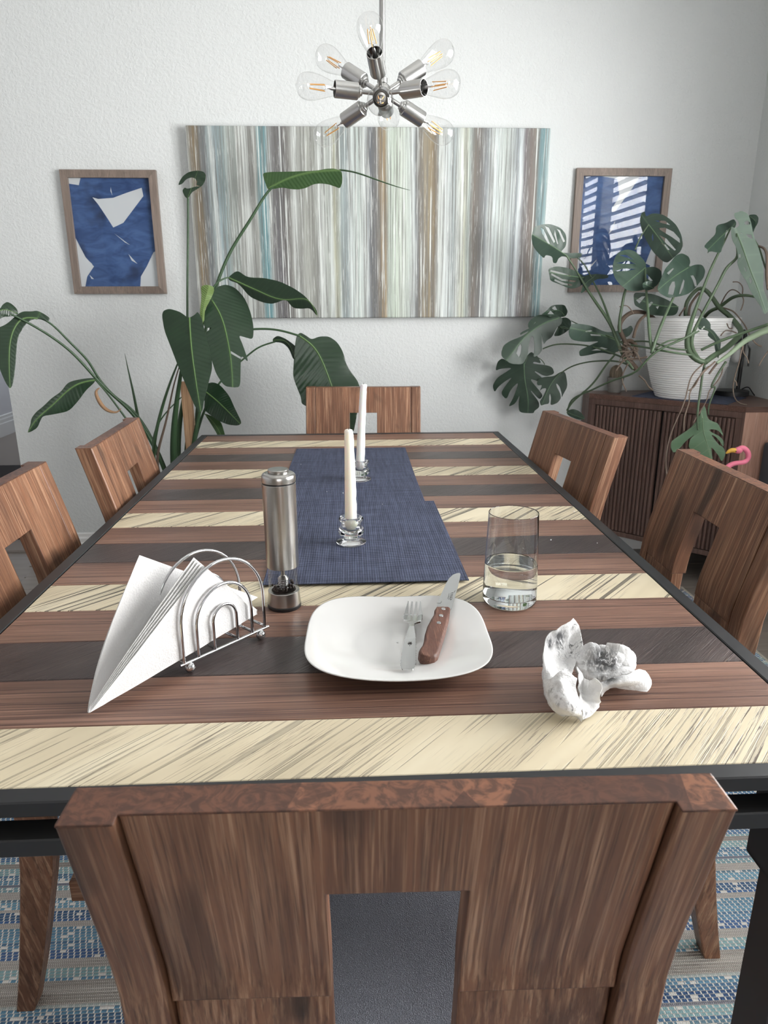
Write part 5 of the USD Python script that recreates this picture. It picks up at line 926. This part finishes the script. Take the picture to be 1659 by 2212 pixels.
# petioles (pixel, pixel, depth)
cr = (1347, 790)
ms([px(C4, 880, 1010, 2.28), px(C4, 820, 930, 2.30), px(C4, 760, 780, 2.34), px(C4, 680, 650, 2.38), px(C4, 600, 530, 2.41), px(C4, 560, 460, 2.41), px(C4, 490, 352, 2.40)], [.0075, .0072, .0068, .006, .0042, .003])
ms([px(C4, 860, 980, 2.30), px(C4, 790, 850, 2.33), px(C4, 740, 720, 2.36), px(C4, 690, 590, 2.41), px(C4, 640, 490, 2.44), px(C4, 590, 400, 2.43), px(C4, 540, 355, 2.42)], [.0055, .005, .0042, .003, .002])
ms([px(C4, 800, 800, 2.30), px(C4, 800, 730, 2.30), px(C4, 815, 640, 2.30), px(C4, 845, 530, 2.31), px(C4, 950, 425, 2.31)], [.0062, .006, .005, .003])
ms([px(C4, 990, 910, 2.12), px(C4, 980, 860, 2.13), px(C4, 965, 700, 2.18), px(C4, 955, 570, 2.24), px(C4, 948, 430, 2.30)], [.0065, .006, .0045, .0035])
ms([px(C4, 985, 920, 2.11), px(C4, 1010, 840, 2.12), px(C4, 1060, 710, 2.15), px(C4, 1110, 600, 2.19), px(C4, 1195, 425, 2.25)], [.0068, .006, .0045, .0035])
ms([px(C4, 890, 320, 2.38), px(C4, 925, 240, 2.39), px(C4, 968, 175, 2.40)], [.003, .0026])
ms([px(C8, 850, 730, 2.08), px(C8, 740, 690, 2.08), px(C8, 650, 600, 2.10), px(C8, 620, 480, 2.12), px(C8, 640, 330, 2.14), px(C8, 700, 130, 2.17), px(C5, 830, 1080, 2.19), px(C5, 960, 760, 2.21), px(C5, 1080, 520, 2.22), px(C5, 1180, 310, 2.24)], [.0105, .0105, .0100, .0088, .0068, .0055, .0050, .004, .003])
ms([px(C8, 760, 680, 2.08), px(C8, 690, 560, 2.11), px(C8, 680, 420, 2.13), px(C8, 760, 220, 2.15), px(C8, 840, 60, 2.17), px(C5, 930, 1200, 2.18), px(C5, 1060, 950, 2.19), px(C5, 1150, 800, 2.19), px(C5, 1258, 690, 2.18), px(C5, 1262, 560, 2.18), px(C5, 1256, 380, 2.18)], [.0085, .0078, .0065, .0055, .0055, .0058, .005, .003])
ms([px(C8, 1659, 240, 1.98), px(C8, 1400, 330, 2.03), px(C8, 1060, 450, 2.07), px(C8, 800, 570, 2.10)], [.0055, .0055, .0050])
ms([px(C8, 1700, 290, 2.00), px(C8, 1500, 380, 2.03), px(C8, 1330, 480, 2.05), px(C8, 1180, 610, 2.06), px(C8, 1000, 740, 2.07)], [.013, .012, .010, .008, .006], 'pale_stem', label='thick pale split stem')
ms([px(C8, 1700, 255, 2.02), px(C8, 1540, 340, 2.04), px(C8, 1360, 450, 2.05), px(C8, 1200, 590, 2.06), px(C8, 1060, 690, 2.07), px(C8, 900, 880, 2.08)], [.007, .006, .005, .004], 'aerial_root', 'vine')
ms([px(C8, 850, 730, 2.08), px(C8, 940, 660, 2.10), px(C8, 1100, 560, 2.14), px(C8, 1240, 440, 2.18), px(C8, 1310, 330, 2.22), px(C8, 1240, 220, 2.26), px(C8, 1150, 120, 2.30), px(C8, 1050, 40, 2.33), px(C5, 980, 1260, 2.36), px(C5, 880, 1130, 2.40), px(C5, 780, 1090, 2.43), px(C5, 680, 1170, 2.44), px(C5, 610, 1290, 2.44), px(C5, 600, 1440, 2.44)], [.0105, .0105, .0110, .0105, .0095, .0085, .0080, .0078], 'monstera_stem', label='bare looping vine')
ms([px(C5, 640, 1440, 2.45), px(C5, 660, 1310, 2.45), px(C5, 780, 1140, 2.44)], [.006, .005, .005], 'aerial_root', 'vine')
ms([px(C5, 1050, 1320, 2.34), px(C5, 1150, 1240, 2.30), px(C5, 1250, 1190, 2.26), px(C5, 1400, 1180, 2.22), px(C5, 1500, 1200, 2.20)], [.0072, .0068, .006, .004], 'monstera_stem')
ms([px(C5, 850, 1450, 2.42), px(C5, 920, 1380, 2.38), px(C5, 1040, 1330, 2.34)], [.0075, .0075, .007], 'monstera_stem')
ms([px(C4, 820, 940, 2.30), px(C4, 830, 900, 2.30), px(C4, 830, 850, 2.30), px(C4, 800, 770, 2.31), px(C4, 840, 700, 2.33), px(C4, 900, 680, 2.36), px(C4, 960, 690, 2.40), px(C4, 1000, 720, 2.44)], [.009, .009, .009, .0085, .008, .008], 'brown_stem', 'vine')
ms([px(C4, 880, 830, 2.26), px(C4, 900, 760, 2.27), px(C4, 950, 700, 2.33), px(C4, 1010, 690, 2.40)], [.006, .006, .006], 'brown_stem', 'vine')
ms([px(C4, 905, 1020, 2.27), px(C4, 870, 980, 2.29), px(C4, 830, 900, 2.30), px(C4, 850, 850, 2.30), px(C4, 890, 870, 2.28), px(C4, 880, 940, 2.27)], [.011, .012, .011, .009, .007], 'brown_stem', 'vine', label='knotted brown vine')
ms([px(C6, 845, 725, 2.56), px(C6, 1000, 670, 2.54), px(C6, 1250, 660, 2.50), px(C6, 1500, 690, 2.44), px(C4, 760, 920, 2.36), px(C4, 830, 950, 2.31)], [.003, .0034, .004])
ms([px(C6, 1095, 1060, 2.56), px(C6, 1240, 970, 2.53), px(C6, 1450, 910, 2.49), px(C6, 1659, 890, 2.42), px(C4, 800, 970, 2.33), px(C4, 860, 990, 2.29)], [.003, .0032, .004])
ms([px(C6, 1200, 450, 2.58), px(C6, 1080, 425, 2.56), px(C6, 1060, 380, 2.55)], [.002, .002])
ms([px(C6, 1240, 340, 2.56), px(C6, 1330, 385, 2.52), px(C4, 600, 770, 2.48), px(C4, 800, 850, 2.40), px(C4, 850, 930, 2.30)], [.002, .003, .004])
ms([px(C6, 600, 930, 2.60), px(C6, 660, 820, 2.60), px(C6, 830, 880, 2.60), px(C6, 870, 940, 2.58)], [.002, .002, .002])
ms([px(C4, 495, 1250, 2.50), px(C4, 530, 1200, 2.47), px(C4, 640, 1100, 2.40), px(C4, 720, 990, 2.34), px(C4, 770, 930, 2.31)], [.004, .004, .004])
ms([px(C4, 500, 1250, 2.50), px(C4, 520, 1195, 2.46), px(C4, 620, 1140, 2.36), px(C4, 780, 1070, 2.22), px(C4, 900, 1020, 2.14), px(C4, 1000, 920, 2.10), px(C4, 1180, 830, 2.08), px(C4, 1240, 790, 2.08)], [.0035, .0038, .0042, .0045])
ms([px(C4, 810, 850, 2.38), px(C4, 900, 850, 2.26), px(C4, 1000, 860, 2.14), px(C4, 1100, 890, 2.10), px(C4, 1190, 900, 2.08)], [.0028, .0032, .0032])
ms([px(C4, 820, 870, 2.36), px(C4, 920, 880, 2.20), px(C4, 1080, 910, 2.10), px(C4, 1220, 930, 2.08)], [.0038, .004, .004])
ms([px(C4, 1000, 900, 2.11), px(C4, 1080, 850, 2.09), px(C4, 1180, 830, 2.09), px(C4, 1260, 790, 2.09)], [.0032, .0032])
ms([px(C7, 1060, 430, 2.05), px(C7, 1055, 330, 2.05), px(C7, 1065, 200, 2.06), px(C7, 1085, 60, 2.07), px(C8, 820, 870, 2.08), px(C8, 850, 740, 2.08)], [.0042, .0044, .0046])
ms([px(C7, 1150, 300, 2.06), px(C7, 1160, 200, 2.06), px(C7, 1200, 60, 2.06), px(C8, 940, 1050, 2.06), px(C8, 1020, 870, 2.06), px(C8, 1120, 720, 2.06)], [.003, .0036, .0046])
ms([px(C5, 1640, 860, 2.10), px(C5, 1600, 740, 2.14), px(C5, 1540, 560, 2.18), px(C5, 1460, 430, 2.2)], [.0035, .003, .003])
ms([px(C5, 1659, 1100, 2.06), px(C5, 1640, 860, 2.10), px(C5, 1645, 680, 2.12), px(C5, 1600, 570, 2.15), px(C5, 1540, 545, 2.17)], [.005, .005, .004], 'aerial_root')
# aerial roots
AR = 'aerial_root'
for P_, r in (([px(C7, 795, 835, 2.0), px(C7, 785, 700, 2.01), px(C7, 830, 460, 2.02), px(C7, 920, 250, 2.04), px(C7, 960, 130, 2.05), px(C8, 660, 950, 2.06), px(C8, 720, 850, 2.06), px(C8, 830, 750, 2.07)], .0026),
              ([px(C7, 940, 440, 2.02), px(C7, 945, 320, 2.03), px(C7, 985, 180, 2.04), px(C8, 650, 1150, 2.05), px(C8, 770, 930, 2.06), px(C8, 980, 720, 2.07)], .0028),
              ([px(C8, 640, 1095, 2.05), px(C8, 720, 1030, 2.05), px(C8, 800, 880, 2.06), px(C8, 900, 780, 2.07)], .0026),
              ([px(C7, 1020, 370, 2.05), px(C7, 1080, 270, 2.05), px(C7, 1140, 160, 2.05), px(C8, 900, 1110, 2.06), px(C8, 960, 1030, 2.06), px(C8, 1060, 880, 2.06), px(C8, 1080, 760, 2.06)], .0024),
              ([px(C8, 1385, 1275, 2.07), px(C8, 1290, 1250, 2.06), px(C8, 1230, 1180, 2.05), px(C8, 1215, 1000, 2.05), px(C8, 1290, 720, 2.05), px(C8, 1310, 620, 2.05), px(C8, 1340, 490, 2.05)], .0024),
              ([px(C8, 1255, 1030, 2.05), px(C8, 1245, 980, 2.05), px(C8, 1220, 960, 2.05)], .003),
              ([px(C8, 1410, 740, 2.04), px(C8, 1380, 660, 2.04), px(C8, 1340, 590, 2.05), px(C8, 1350, 480, 2.05)], .0022),
              ([px(C8, 1575, 525, 2.1), px(C8, 1520, 500, 2.1), px(C8, 1440, 410, 2.12), px(C8, 1370, 270, 2.16), px(C8, 1290, 160, 2.22), px(C8, 1200, 70, 2.28), px(C8, 1080, 30, 2.33)], .0030),
              ([px(C5, 1310, 1370, 2.2), px(C5, 1345, 1250, 2.22), px(C5, 1320, 1180, 2.24), px(C5, 1200, 1105, 2.28), px(C5, 1050, 1300, 2.34)], .0024),
              ([px(C5, 1210, 1005, 2.2), px(C5, 1280, 1010, 2.21), px(C5, 1330, 1070, 2.22), px(C5, 1330, 1160, 2.24)], .0022),
              ([px(C8, 1050, 390, 2.14), px(C8, 1100, 330, 2.14), px(C8, 1150, 320, 2.15), px(C8, 1250, 350, 2.19)], .0024),
              ([px(C8, 1130, 230, 2.14), px(C8, 1160, 290, 2.15), px(C8, 1200, 290, 2.17)], .0022),
              ([px(C8, 1540, 775, 2.0), px(C8, 1600, 670, 2.0), px(C8, 1680, 560, 2.0)], .0024),
              ([px(C8, 0, 900, 2.26), px(C8, 80, 970, 2.24), px(C8, 130, 1050, 2.23), px(C8, 180, 1085, 2.22)], .0034),
              ([px(C4, 780, 1020, 2.3), px(C4, 830, 960, 2.29), px(C4, 900, 950, 2.27), px(C4, 960, 940, 2.25)], .0034),
              ([px(C4, 840, 1140, 2.3), px(C4, 815, 1060, 2.3), px(C4, 850, 980, 2.28)], .0030),
              ([px(C4, 800, 650, 2.3), px(C4, 840, 645, 2.3), px(C4, 880, 690, 2.3)], .0022),
              ([px(C5, 750, 1350, 2.4), px(C5, 790, 1370, 2.4), px(C5, 800, 1440, 2.42)], .003),
              ([px(C5, 520, 1440, 2.44), px(C5, 560, 1380, 2.43), px(C5, 600, 1330, 2.43)], .004)):
    ms(P_, [r, r * .85, r * 1.1], AR, 'aerial_root')
for k in range(14):
    a = px(C4, 860 + rng.uniform(-50, 60), 900 + rng.uniform(-40, 60), 2.28); b = px(C4, 860 + rng.uniform(-90, 100), 930 + rng.uniform(-60, 80), 2.26 + rng.uniform(-.03, .03)); c = px(C4, (a[0] + b[0]) / 2 and 860 + rng.uniform(-60, 60), 910 + rng.uniform(-50, 50), 2.27)
    ms([a, c, b], [.003, .0024, .001], AR, 'aerial_root')
